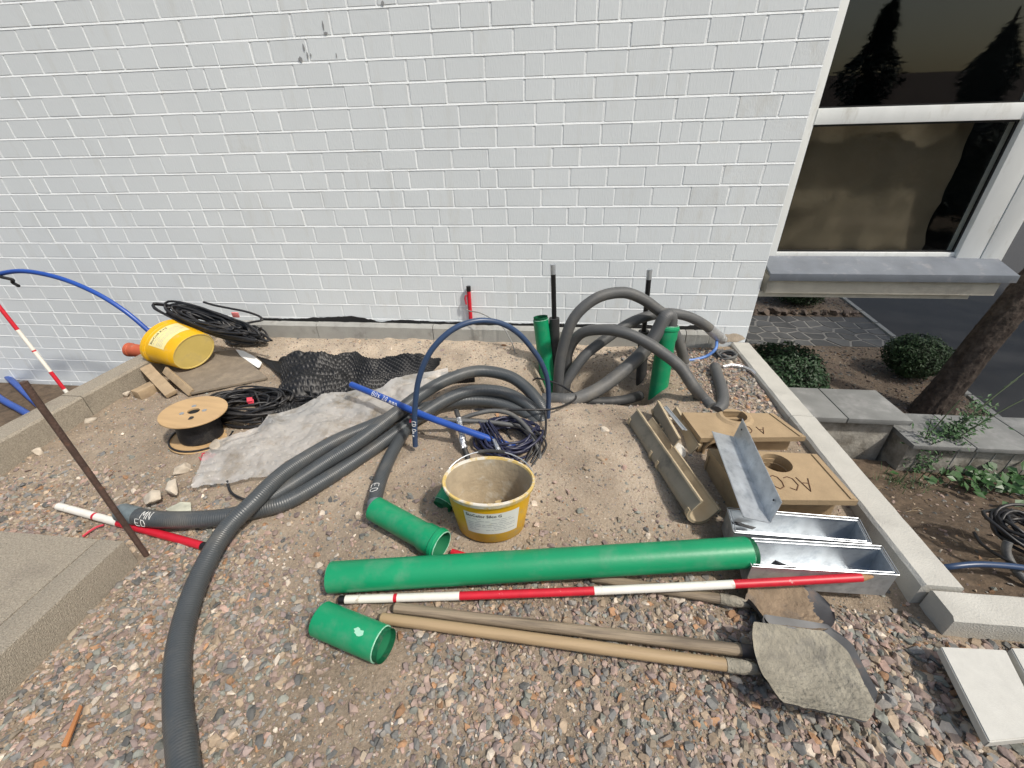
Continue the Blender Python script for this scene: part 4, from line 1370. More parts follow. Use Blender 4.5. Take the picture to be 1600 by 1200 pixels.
top2 = [(-1.792, -1.844, 0.012), (-1.863, -1.681, 0.02), (-1.9, -1.54, 0.04), (-1.738, -1.397, 0.06), (-1.652, -1.267, 0.075), (-1.536, -1.174, 0.085), (-1.419, -1.068, 0.09), (-1.272, -1.011, 0.09), (-1.099, -1.007, 0.1), (-1.016, -0.843, 0.11), (-0.916, -0.765, 0.1), (-0.757, -0.681, 0.09)]
bot2 = [(-1.779, -1.861, 0.012), (-1.671, -1.828, 0.015), (-1.559, -1.788, 0.02), (-1.437, -1.755, 0.03), (-1.379, -1.691, 0.05), (-1.314, -1.594, 0.05), (-1.227, -1.477, 0.05), (-1.127, -1.362, 0.05), (-1.011, -1.258, 0.06), (-0.906, -1.091, 0.07), (-0.828, -0.931, 0.07), (-0.733, -0.754, 0.06)]


def sz_(x, y, u, v):
    f = 0.055 * abs(noise.noise(Vector((x * 2.2 + y * 2, y * 3.2 - x, 9)))) + .022 * abs(noise.noise(Vector((x * 6 - y * 3, y * 7, 4)))) + 0.022 * max(0, .12 - abs(noise.noise(Vector((x * 4, y * 4, 3))))) * 6 * .35 + .004 * noise.noise(Vector((x * 9, y * 9, 1)))
    f += 0.035 * max(0, 1 - abs(u - .34) / .035) * (1 - v) + 0.03 * max(0, 1 - abs(u - .78) / .05) + 0.012 * math.sin(u * 30 + 2 * v) * (1 - abs(2 * v - 1))
    if u < .62:
        dx = max(0.0, math.sin(x * 2 * math.pi / 0.05)) * max(0.0, math.sin(y * 2 * math.pi / 0.05))
        f -= 0.0045 * (dx > 0.42)
    return f


tag(grid_patch(top2, bot2, 300, 80, sz_).build('plastic_sheet', M_SHEET, angle=40), 'wrinkled translucent plastic sheet lying along the hose bundle', 'sheet')

# ------------------------------------------------------------------ galvanised troughs and angle
def trough(label, C, depth, z_top):
    """open galvanised box; C four rim corners (2D) far-left, far-right, near-right, near-left"""
    C = [Vector((c[0], c[1], z_top)) for c in C]
    T = thing('metal_trough', label, 'trough', (C[0] + C[2]) / 2 - Vector((0, 0, depth)), group='galvanised troughs')
    ctr = sum(C, Vector()) / 4
    dn = Vector((0, 0, -depth))
    ins = [c + (ctr - c) * 0.02 for c in C]
    mb = MB()
    th = 0.0025
    for i in range(4):
        a, b_ = C[i], C[(i + 1) % 4]
        n_ = (b_ - a).cross(Vector((0, 0, 1))).normalized()
        if n_.dot(ctr - a) < 0:
            n_ = -n_
        d = (b_ - a).normalized()
        ext = th if i % 2 == 0 else -th
        p = [a - d * 0, b_, b_ + n_ * th, a + n_ * th]
        mb.hexa([q + dn for q in p] + p)
    mb.hexa([c + dn - Vector((0, 0, .003)) for c in C] + [c + dn for c in C])
    o_ = mb.build('trough_body', M_GALV, T, smooth=False)
    q = bmesh.new()
    q.from_mesh(o_.data)
    bmesh.ops.recalc_face_normals(q, faces=q.faces)
    q.to_mesh(o_.data)
    q.free()
    for i in range(4):
        a, b_ = C[i], C[(i + 1) % 4]
        n_ = (b_ - a).cross(Vector((0, 0, 1))).normalized()
        if n_.dot(ctr - a) < 0:
            n_ = -n_
        mb = MB()
        d = (b_ - a).normalized()
        up = Vector((0, 0, 1))
        for (off, hh) in ((-0.003, 0.004), (0.009, 0.001)):
            mb.tube([a + n_ * off + up * hh + d * (.009 if off > 0 else 0), b_ + n_ * off + up * hh - d * (.009 if off > 0 else 0)], 0.0015, 6)
        p = [a + n_ * -.003 + up * -.004, b_ + n_ * -.003 + up * -.004, b_ + n_ * .009 + up * -.004, a + n_ * .009 + up * -.004]
        mb.build('rolled_edge', M_GALVR, T)
    return T


trough('galvanised steel trough at the end of the long green pipe', [(.771, -2.003), (1.272, -1.997), (1.258, -2.118), (.75, -2.129)], 0.12, 0.1)
trough('galvanised steel trough partly under the leaning metal angle', [(.753, -1.847), (1.266, -1.860), (1.243, -1.982), (.738, -1.974)], 0.115, 0.1)
# bent black scraps of tape in the troughs
for q, lab in (((0.923, -2.058, 0.02), 'scrap of black foil in the near trough'), ((0.833, -1.864, 0.02), 'scrap of black foil in the far trough')):
    mb = MB()
    c = Vector(q)
    mb.slab([c + Vector(v) for v in ((-.05, .012, .0), (-.035, .02, .012), (0, .008, .006), (.05, -.002, 0), (.03, -.014, 0), (-.02, -.008, .01))], 0.002)
    tag(mb.build('foil_scrap', M_CABLE, smooth=False), lab, 'scrap')

A0, V0, B0 = Vector((0.775, -1.46, 0.225)), Vector((0.884, -1.454, 0.195)), Vector((0.915, -1.424, 0.28))
dv = Vector((0.863, -1.965, 0.158)) - V0
A1, V1, B1 = A0 + dv, V0 + dv, B0 + dv
T = thing('metal_angle', 'galvanised steel angle leaning across the ochre blocks', 'angle', V1)
th = Vector((0, 0, -0.003))
mb = MB()
mb.hexa([A0 + th, A1 + th, V1 + th, V0 + th, A0, A1, V1, V0])
mb.build('left_leg', M_GALV, T, smooth=False)
sd_ = (B0 - V0).cross(dv).normalized() * 0.003
mb = MB()
mb.hexa([V0 + sd_, V1 + sd_, B1 + sd_, B0 + sd_, V0, V1, B1, B0])
mb.build('right_leg', M_GALV, T, smooth=False)
for (p_, q_) in ((A0, A1), (B0, B1)):
    mb = MB()
    mb.tube([p_, q_], 0.0028, 6)
    mb.build('rolled_edge', M_GALVR, T)
for t in (.08, .92):
    mb = MB()
    c = V0.lerp(B0, .7) + dv * t - sd_ * 1.2
    mb.lathe([(0, 0), (.005, 0)], 12, Matrix.Translation(c) @ frame_z(-sd_))
    mb.build('bolt_hole', M_DARK, T)


# ------------------------------------------------------------------ ochre polymer concrete blocks
def ochre_block(label, C, hole, hr, z_top, z_bot, rise=0.012):
    """lid plate with a round opening over a hollow body that opens to the viewer"""
    C = [Vector((c[0], c[1], z_top)) for c in C]        # far-left, far-right, near-right, near-left
    T = thing('channel_block', label, 'block', (C[0].x, C[0].y, z_bot), group='ochre channel blocks')
    h = Vector((hole[0], hole[1], z_top))
    n = 40
    ring = [h + Vector((hr * math.cos(6.2832 * i / n), hr * math.sin(6.2832 * i / n), 0)) for i in range(n)]

    def border(q):                     # outer boundary point in the direction of ring point
        d = (q - h)
        best = None
        for i in range(4):
            a, b_ = C[i], C[(i + 1) % 4]
            e = b_ - a
            det = d.x * (-e.y) + d.y * e.x
            if abs(det) < 1e-9:
                continue
            r_ = a - h
            t = (r_.x * (-e.y) + r_.y * e.x) / det
            s_ = (d.x * r_.y - d.y * r_.x) / det
            if t > 0 and -1e-6 <= s_ <= 1 + 1e-6 and (best is None or t < best):
                best = t
        return h + d * best
    angs = set(i for i in range(n))
    outer = [border(q) for q in ring]
    # snap nearest outer points to the corners
    for c in C:
        i = min(range(n), key=lambda k: (outer[k] - c).length)
        outer[i] = c.copy()
    dn = Vector((0, 0, -0.028))
    mb = MB()
    up = Vector((0, 0, rise))
    collar = [h + (q - h) * 1.28 + up for q in ring]
    foot = [h + (q - h) * 1.55 for q in ring]
    for i in range(n):                 # collar may not pass the plate edge
        if (foot[i] - h).length > (outer[i] - h).length * .97:
            foot[i] = h + (outer[i] - h) * .97
        if (collar[i] - h).length > (outer[i] - h).length * .9:
            z_ = collar[i].z
            collar[i] = h + (outer[i] - h) * .9
            collar[i].z = z_
    lip = [q + up for q in ring]
    inn = [q + dn * 3 for q in ring]
    ob = [q + dn for q in outer]
    rings = [inn, lip, collar, foot, outer, ob]
    k = mb.add(sum(rings, []), [])
    for r_ in range(len(rings) - 1):
        for i in range(n):
            j = (i + 1) % n
            mb.f.append((k + r_ * n + i, k + (r_ + 1) * n + i, k + (r_ + 1) * n + j, k + r_ * n + j))
    # underside
    for i in range(n):
        j = (i + 1) % n
        mb.f.append((k + 5 * n + i, k + i, k + j, k + 5 * n + j))
    mb.build('top_plate', M_OCHRE, T, angle=28)
    mb = MB()
    for f_ in (.78, .9):
        mb.tube([h + (q - h) * (f_ + .2) + Vector((0, 0, -.03 - .02 * (1 - f_) * 5)) for q in ring], 0.004, 6, closed=True)
    mb.build('socket_rings', M_OCHRE, T)
    # body walls
    L0, R0, R1_, L1_ = C
    bd = Vector((0, 0, z_bot - z_top))

    def wallp(a, b_, t, name='body_wall', top=Vector((0, 0, -.027))):
        n_ = Vector((-(b_ - a).y, (b_ - a).x, 0)).normalized() * t
        mb_ = MB()
        p = [a, b_, b_ + n_, a + n_]
        mb_.hexa([q + bd for q in p] + [q + top for q in p])
        o_ = mb_.build(name, M_OCHRE, T, smooth=False)
        qq = bmesh.new()
        qq.from_mesh(o_.data)
        bmesh.ops.recalc_face_normals(qq, faces=qq.faces)
        qq.to_mesh(o_.data)
        qq.free()
    fl = L0.lerp(L1_, .02)
    nl = L0.lerp(L1_, .97)
    wallp(fl, L0.lerp(R0, .97), -0.02, 'back_wall')
    wallp(L0.lerp(L1_, .03) + (R0 - L0) * .004, nl + (R0 - L0) * .004, 0.02, 'left_wall')
    wallp(L0.lerp(L1_, .82) + (R0 - L0) * .32, R0.lerp(R1_, .82) - (R0 - L0) * .06, 0.02, 'front_wall')
    # round outlet at the near left
    mb = MB()
    oc = L1_ + (R1_ - L1_) * .16 + Vector((0, 0, (z_bot - z_top) * .55))
    dd = (L1_ - L0).normalized()
    Mx = Matrix.Translation(oc - dd * .10) @ frame_z(dd)
    ro = min(0.066, (z_top - z_bot) * .42)
    mb.lathe([(ro, 0), (ro, .10), (ro - .012, .10), (ro - .012, .0)], 30, Mx)
    mb.build('outlet_ring', M_OCHRE, T, angle=40)
    # groove line near the right end
    mb = MB()
    g0, g1 = L0.lerp(R0, .955) + Vector((0, 0, .0006)), L1_.lerp(R1_, .955) + Vector((0, 0, .0006))
    mb.box((g0 + g1) / 2 + Vector((0, 0, .002)), ((g1 - g0).length * .96, .014, .006), Matrix.Rotation(math.atan2((g1 - g0).y, (g1 - g0).x), 3, 'Z'), bev=.001)
    mb.build('end_rebate', M_OCHRE, T)
    return T, C


ob2, C2 = ochre_block('ochre polymer block with round hole and marker letters, nearer of two', [(0.765, -1.487, 0.15), (1.269, -1.491, 0.13), (1.29, -1.793, 0.1), (0.824, -1.826, 0.15)], (1.052, -1.573, 0.145), 0.066, 0.14, -0.03, 0.0015)
ob1, C1 = ochre_block('ochre polymer block with round hole behind the leaning angle, farther of two', [(0.717, -1.159, 0.14), (1.219, -1.131, 0.12), (1.294, -1.341, 0.1), (0.759, -1.392, 0.14)], (0.993, -1.182, 0.135), 0.062, 0.13, -0.02)


def plate_writer(org, ux, uy_, h):
    org, ux, uy_ = Vector(org), Vector(ux).normalized(), Vector(uy_).normalized()
    return lambda u, v: org + ux * u * h + uy_ * v * h


# letters read from the far side of the plate
strokes('ACO', plate_writer(Vector((1.144, -1.672, 0.14)) + Vector((0, 0, .0015)), (-1, 0.05, 0), (0, -1, 0), 0.085), 0.0022, 0.1).build('marker_writing', M_MARK, ob2)
strokes('AC', plate_writer(Vector((1.108, -1.274, 0.13)) + Vector((0, 0, .0015)), (-1, 0.05, 0), (0, -1, 0), 0.06), 0.002, 0.5).build('marker_writing', M_MARK, ob1)


# ------------------------------------------------------------------ tan U channels
def channel(label, a, b_, w, h, roll, lab=True):
    a, b_ = Vector(a), Vector(b_)
    x = (b_ - a).normalized()
    s0 = Vector((0, 0, 1)).cross(x).normalized()
    u0 = x.cross(s0)
    s_ = s0 * math.cos(roll) + u0 * math.sin(roll)
    u_ = u0 * math.cos(roll) - s0 * math.sin(roll)
    T = thing('drain_channel', label, 'channel', a, group='tan drainage channels')
    L_ = (b_ - a).length

    def sweep(prof, name, m_, l0=0, l1=L_, closed=True):
        mb = MB()
        n = len(prof)
        A = [a + x * l0 + s_ * p_[0] + u_ * p_[1] for p_ in prof]
        B = [a + x * l1 + s_ * p_[0] + u_ * p_[1] for p_ in prof]
        k = mb.add(A + B, [])
        for i in range(n if closed else n - 1):
            j = (i + 1) % n
            mb.f.append((k + i, k + j, k + n + j, k + n + i))
        if closed:
            mb.f += [tuple(reversed(range(k, k + n))), tuple(range(k + n, k + 2 * n))]
        o_ = mb.build(name, m_, T, angle=30)
        q = bmesh.new()
        q.from_mesh(o_.data)
        bmesh.ops.recalc_face_normals(q, faces=q.faces)
        q.to_mesh(o_.data)
        q.free()
        return o_
    hw = w / 2
    t = 0.008
    inner = [(-hw + t, h), (-hw + t, h * .45)] + [((hw - t) * math.cos(math.pi + math.pi * i / 8), h * .45 + (h * .45 - t) * math.sin(math.pi + math.pi * i / 8)) for i in range(1, 8)] + [(hw - t, h * .45), (hw - t, h)]
    outer = [(hw, h), (hw, h * .42)] + [(hw * math.cos(-math.pi * i / 8), h * .42 + h * .42 * math.sin(-math.pi * i / 8)) for i in range(1, 8)] + [(-hw, h * .42), (-hw, h)]
    # shells: inside tan, outside darker
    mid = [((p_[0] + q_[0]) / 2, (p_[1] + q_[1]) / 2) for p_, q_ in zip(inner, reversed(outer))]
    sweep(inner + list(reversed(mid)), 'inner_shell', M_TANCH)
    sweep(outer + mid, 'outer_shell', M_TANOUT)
    for sg in (-1, 1):
        sweep([(sg * (hw - t), h - .004), (sg * (hw + .010), h - .004), (sg * (hw + .010), h + .004), (sg * (hw - t), h + .004)], 'rim_flange', M_TANCH)
    for (l0, l1) in ((0, .02), (L_ * .42, L_ * .42 + .015), (L_ * .53, L_ * .53 + .015), (L_ - .02, L_)):
        sweep([(p_[0] * 1.13, h * .42 + (p_[1] - h * .42) * 1.12) for p_ in outer[1:-1]] + [(p_[0] * .99, p_[1]) for p_ in reversed(outer[1:-1])], 'stiffening_rib', M_TANCH, l0, l1)
    if lab:
        sweep([(hw + .0012, h * .78), (hw + .0012, h * .50), (hw + .0002, h * .50), (hw + .0002, h * .78)], 'paper_label', M_LABEL, L_ * .66, L_ * .86)
        sweep([(hw + .0020, h * .72), (hw + .0020, h * .66), (hw + .0012, h * .66), (hw + .0012, h * .72)], 'printed_bar', M_INKG, L_ * .69, L_ * .80)
    return T


channel('long tan drainage channel tipped on its side beside the sand heap', (0.45, -1.188, 0.03), (0.622, -1.853, 0.015), 0.125, 0.11, rad(-36))
channel('short tan drainage channel holding pale mortar, next to the ochre blocks', (0.616, -1.073, 0.03), (0.661, -1.409, 0.02), 0.125, 0.10, rad(-24), lab=False)
mb = MB()
c = Vector((0.646, -1.394, 0.05))
mb.lathe([(0.0, .022), (.03, .018), (.045, .006), (.052, -.008)], 18, Matrix.Translation(c), 1.0, 1.3)
tag(mb.build('mortar_lump', mat('white_mortar', (0.55, 0.53, 0.48), .9, bump=.4, bscale=60)), 'pale mortar lump in the short tan channel', 'mortar')
mb = MB()
a, b_ = Vector((0.651, -1.11, 0.13)), Vector((0.709, -1.321, 0.125))
x = (b_ - a).normalized()
s_ = Vector((0, 0, 1)).cross(x)
for (o1, o2, zt) in ((0, .012, .0), (.010, .014, .012), (.014, .030, .006)):
    mb.hexa([a + s_ * -o1 + Vector((0, 0, zt - .004)), b_ + s_ * -o1 + Vector((0, 0, zt - .004)), b_ + s_ * -o2 + Vector((0, 0, zt - .004)), a + s_ * -o2 + Vector((0, 0, zt - .004)),
             a + s_ * -o1 + Vector((0, 0, zt)), b_ + s_ * -o1 + Vector((0, 0, zt)), b_ + s_ * -o2 + Vector((0, 0, zt)), a + s_ * -o2 + Vector((0, 0, zt))])
tag(mb.build('metal_bar', M_GALVR, smooth=False), 'short galvanised edge strip resting on the short tan channel', 'bar')

# ------------------------------------------------------------------ shovels
def shovel(label, a, b_, hr, hm, blade_l, w0, w1, point, steel, dirt, cover, seed, z_lift=0.0, crook=0.02, yaw=0.0):
    a, b_ = Vector(a), Vector(b_)
    T = thing('shovel', label, 'shovel', a, group='shovels')
    d = (b_ - a).normalized()
    side = Vector((0, 0, 1)).cross(d).normalized()
    up = d.cross(side)
    path = [a + (b_ - a) * t + up * crook * math.sin(math.pi * t) * (0.5 - t) for t in [i / 14 for i in range(15)]]
    mb = MB()
    mb.tube([a - d * .006] + path, [hr * .75] + [hr] * 15, 16)
    mb.build('handle', hm, T)
    mb = MB()
    mb.tube([b_ - d * .03, b_ + d * .02, b_ + d * .07, b_ + d * .09 - Vector((0, 0, .012))], [hr + .002, hr + .002, hr * .7, hr * .2], 14)
    mb.build('socket', M_MORTD if cover > .5 else steel, T)
    d2 = (Matrix.Rotation(yaw, 3, 'Z') @ d)
    s2 = Vector((0, 0, 1)).cross(d2).normalized()
    o0 = b_ + d * .055
    nu, nv = 30, 22

    def P(t, v, lift=0.0):
        if point:
            hw = w0 * (sm(0, .16, t) * .9 + .1) * math.sqrt(max(0.0, 1 - max(0.0, (t - .45) / .555) ** 2.2))
        else:
            hw = (w0 + (w1 - w0) * t) * (0.16 + 0.84 * sm(-.09, .085, t)) * (1 if t < .9 else 1 - .16 * ((t - .9) / .1) ** 2.5)
        y = v * hw
        z = 0.030 * abs(v) ** 2.4 * (1 - .7 * t) - 0.016 * math.sin(math.pi * min(1, t * 1.05)) * (1 - v * v) + .012 * (1 - t)
        return o0 + d2 * (t * blade_l - (0 if point else .045 * t ** 3 * (max(0.0, abs(v) - .55) / .45) ** 2.2)) + s2 * y + Vector((0, 0, z + z_lift + lift))
    mb = MB()
    k = mb.add([P(i / nu, -1 + 2 * j / nv) for i in range(nu + 1) for j in range(nv + 1)] + [P(i / nu, -1 + 2 * j / nv, -.0025) for i in range(nu + 1) for j in range(nv + 1)], [])
    S = (nu + 1) * (nv + 1)
    q = lambda i, j: i * (nv + 1) + j
    for i in range(nu):
        for j in range(nv):
            mb.f.append((q(i, j), q(i + 1, j), q(i + 1, j + 1), q(i, j + 1)))
            mb.f.append((S + q(i, j), S + q(i, j + 1), S + q(i + 1, j + 1), S + q(i + 1, j)))
    for i in range(nu):
        mb.f.append((q(i, 0), S + q(i, 0), S + q(i + 1, 0), q(i + 1, 0)))
        mb.f.append((q(i, nv), q(i + 1, nv), S + q(i + 1, nv), S + q(i, nv)))
    for j in range(nv):
        mb.f.append((q(nu, j), S + q(nu, j), S + q(nu, j + 1), q(nu, j + 1)))
    mb.build('blade', steel, T, angle=50)
    if cover > 0:
        mb = MB()
        n1, n2 = 80, 60
        idx = {}
        for i in range(n1 + 1):
            for j in range(n2 + 1):
                t, v = i / n1, -1 + 2 * j / n2
                nn = noise.noise(Vector((t * 5, v * 3, seed))) + .5 * noise.noise(Vector((t * 13, v * 9, seed)))
                edge = min((cover - t) * 3.0 + .22 * nn, (1.0 - abs(v)) * 6 + .7 * nn + .35)
                hgt = 0.0045 * min(1, max(0, edge * 3)) + 0.0035 * max(0, nn) * (edge > 0) + .0014 * noise.noise(Vector((t * 45, v * 30, seed)))
                p_ = P(t, v * .985, hgt if edge > 0 else -.0012)
                idx[(i, j)] = mb.add([p_], [])
        for i in range(n1):
            for j in range(n2):
                mb.f.append((idx[(i, j)], idx[(i + 1, j)], idx[(i + 1, j + 1)], idx[(i, j + 1)]))
        mb.build('dried_dirt', dirt, T, angle=70)
    return T


shovel('round digging shovel caked in brown mud behind the two square shovels', (0.169, -2.154, -0.005), (0.664, -2.207, 0), 0.0185, M_HANDLEW, 0.30, 0.105, 0.10, True, M_STEEL, M_MUD, 0.82, 3, z_lift=-.004, crook=.0, yaw=0.12)
shovel('square shovel with weathered handle lying under the other square shovel', (-0.564, -2.347, -0.006), (0.671, -2.393, 0.012), 0.0195, M_HANDLEW, 0.292, 0.120, 0.128, False, M_STEEL, M_MORTD, 0.0, 7, z_lift=-.012, crook=-.01, yaw=0.0)
shovel('square shovel thick with dried mortar, smoother handle nearest the viewer', (-0.599, -2.391, -0.004), (0.604, -2.451, 0.026), 0.0195, M_HANDLE, 0.298, 0.118, 0.128, False, M_STEEL, M_MORTD, 1.03, 13, z_lift=.020, crook=.01, yaw=0.02)

# ------------------------------------------------------------------ white slabs at the right edge
for (C, lab) in (([(1.274, -2.334, 0.04), (1.212, -2.594, 0.045), (1.39, -2.561, 0.04), (1.472, -2.325, 0.04)], 'white concrete slab in the lower right, left of two'),
                 ([(1.493, -2.317, 0.04), (1.416, -2.558, 0.04), (1.664, -2.534, 0.04), (1.727, -2.3, 0.04)], 'white concrete slab cut off by the right edge of the picture')):
    mb = MB()
    mb.slab(C, 0.032)
    o = mb.build('paving_slab', M_SLAB, smooth=False)
    q = bmesh.new()
    q.from_mesh(o.data)
    bmesh.ops.recalc_face_normals(q, faces=q.faces)
    bmesh.ops.bevel(q, geom=list(q.edges), offset=0.003, segments=2, affect='EDGES')
    q.to_mesh(o.data)
    q.free()
    tag(o, lab, 'slab', 'white slabs')


# ------------------------------------------------------------------ stones
def rock_shape(seed, sub=2, flat=0.65):
    r_ = random.Random(seed)
    if sub == 1:
        q = bmesh.new()
        for _ in range(r_.randint(11, 16)):
            d = Vector((r_.gauss(0, 1), r_.gauss(0, 1), r_.gauss(0, 1))).normalized() * r_.uniform(.86, 1.0)
            q.verts.new((d.x, d.y, d.z * flat))
        g_ = bmesh.ops.convex_hull(q, input=list(q.verts))
        bmesh.ops.delete(q, geom=[v for v in q.verts if not v.link_faces], context='VERTS')
        bmesh.ops.recalc_face_normals(q, faces=q.faces)
        q.verts.index_update()
        vs = np.array([v.co[:] for v in q.verts])
        fs = np.array([[v.index for v in f.verts] for f in q.faces])
        q.free()
        vs[:, 0] *= r_.uniform(1.0, 1.45)
        vs[:, 1] *= r_.uniform(.7, 1.0)
        return vs, fs
    if sub == 0:
        vs = np.array([(1, 0, 0), (-1, 0, 0), (0, 1, 0), (0, -1, 0), (0, 0, flat), (0, 0, -flat)]) * np.array([[r_.uniform(.6, 1.3)] for _ in range(6)])
        return vs, np.array([(0, 2, 4), (2, 1, 4), (1, 3, 4), (3, 0, 4), (2, 0, 5), (1, 2, 5), (3, 1, 5), (0, 3, 5)])
    q = bmesh.new()
    bmesh.ops.create_icosphere(q, subdivisions=sub, radius=1.0)
    planes = [(Vector((r_.gauss(0, 1), r_.gauss(0, 1), r_.gauss(0, 1))).normalized(), r_.uniform(.38, .75)) for _ in range(8)]
    off = Vector((r_.uniform(0, 50), r_.uniform(0, 50), 0))
    for v in q.verts:
        c = v.co.copy()
        for n_, d_ in planes:
            e = c.dot(n_) - d_
            if e > 0:
                c -= n_ * e * .85
        c *= 1 + .12 * noise.noise(v.co * 1.7 + off)
        v.co = Vector((c.x, c.y * r_.uniform(.98, 1.02), c.z * flat))
    vs = np.array([v.co[:] for v in q.verts])
    q.verts.index_update()
    fs = np.array([[v.index for v in f.verts] for f in q.faces])
    q.free()
    sx, sy = r_.uniform(.9, 1.35), r_.uniform(.65, 1.0)
    vs[:, 0] *= sx
    vs[:, 1] *= sy
    return vs, fs


def boulder(p_, r_, label, seed, mt=None, group='loose stones on the left'):
    vs, fs = rock_shape(seed, 3)
    mb = MB()
    E_ = Euler((0, 0, seed * 1.3)).to_matrix()
    mb.add([Vector(p_) + E_ @ Vector(v) * r_ for v in vs], [tuple(int(i) for i in f) for f in fs])
    return tag(mb.build('stone', mt or M_ROCK, angle=35), label, 'stone', group)


for (p_, r_, lab, sd0) in (((-1.89, -1.544, 0.03), .052, 'pale angular stone beside the spool', 31), ((-1.957, -1.729, 0.02), .05, 'grey stone left of the plastic sheet corner', 32), ((-1.884, -1.865, 0.02), .055, 'long grey stone above the taped hose end', 33),
                           ((-1.929, -1.938, 0.02), .05, 'flat grey stone nearest the taped hose end', 34), ((-2.926, -1.064, 0.03), .03, 'small pale stone near the timber block', 35), ((-2.914, -1.652, 0.01), .035, 'pale stone by the left kerb, nearer one', 36),
                           ((-2.919, -1.345, 0.01), .035, 'pale stone by the left kerb, farther one', 37), ((1.26, -0.339, 0.03), .038, 'pale stone lying in the small grey coil', 38), ((0.371, -1.46, 0.03), .017, 'small white stone on the sand beside the long channel', 39),
                           ((0.285, -1.266, 0.06), .03, 'pale lump on top of the sand heap', 40)):
    boulder(p_, r_, lab, sd0)
# dark slate flakes and scraps near the stump
mb = MB()
mb.slab([(0.977, -0.296, 0.03), (1.049, -0.373, 0.03), (1.104, -0.448, 0.03), (1.082, -0.524, 0.03), (1.022, -0.491, 0.03), (0.989, -0.377, 0.03)], 0.012)
tag(mb.build('slate_flake', M_STEEL, smooth=False), 'dark slate flake on the gravel beside the hose stump', 'stone')
mb = MB()
c = Vector((1.285, -0.408, 0.02))
mb.tube(cr([c + Vector((-.09, .01, .01)), c + Vector((-.03, .02, .02)), c + Vector((.04, .01, .015)), c + Vector((.08, -.05, .02)), c + Vector((.10, -.11, .012))], .01), 0.014, 6)
tag(mb.build('foil_scrap', M_FOIL), 'crumpled strip of silver foil beside the pale kerb', 'scrap')
mb = MB()
mb.slab([(-1.448, -2.745, -0.005), (-1.436, -2.748, -0.005), (-1.381, -2.844, -0.005), (-1.398, -2.845, -0.005), (-1.423, -2.792, -0.005)], 0.006)
tag(mb.build('wood_splinter', mat('orange_wood', (0.38, 0.16, 0.06), .8, var=.2), smooth=False), 'orange brown splinter of wood in the lower left gravel', 'splinter')
mb = MB()
mb.slab([(-1.808, -1.997, 0.02), (-1.761, -1.954, 0.03), (-1.72, -1.945, 0.02), (-1.67, -2.001, 0.02), (-1.746, -2.015, 0.02)], 0.006)
tag(mb.build('paper_scrap', mat('yellow_grey_scrap', (0.42, 0.42, 0.34), .8, var=.3, vscale=30), smooth=False), 'torn yellow grey scrap beside the taped hose', 'scrap')
mb = MB()
mb.tube(cr([(-2.104, -2.145, -0.02), (-2.089, -2.123, -0.01), (-2.078, -2.097, -0.01), (-2.058, -2.084, -0.01)], .01), .005, 6)
tag(mb.build('string_scrap', M_TAPE), 'short red cord near the white rod end', 'cord')
mb = MB()
c = Vector((-1.884, -1.636, 0.02))
rr = random.Random(2)
for i in range(9):
    p_ = [c + Vector((rr.uniform(-.04, .04), rr.uniform(-.03, .03), rr.uniform(0, .02))) for _ in range(4)]
    mb.tube(cr(p_, .01), .0025, 5)
tag(mb.build('red_string', M_TAPE), 'tangle of red string below the spool', 'string')

PAL = np.array([(.28, .21, .178), (.24, .225, .205), (.19, .195, .17), (.36, .28, .20), (.46, .40, .33), (.31, .18, .10), (.23, .18, .165), (.12, .12, .115), (.31, .24, .195), (.27, .225, .17), (.17, .17, .165), (.33, .23, .19)])
PW = np.array([.15, .13, .12, .10, .06, .05, .10, .06, .10, .09, .06, .04])
PW = PW / PW.sum()


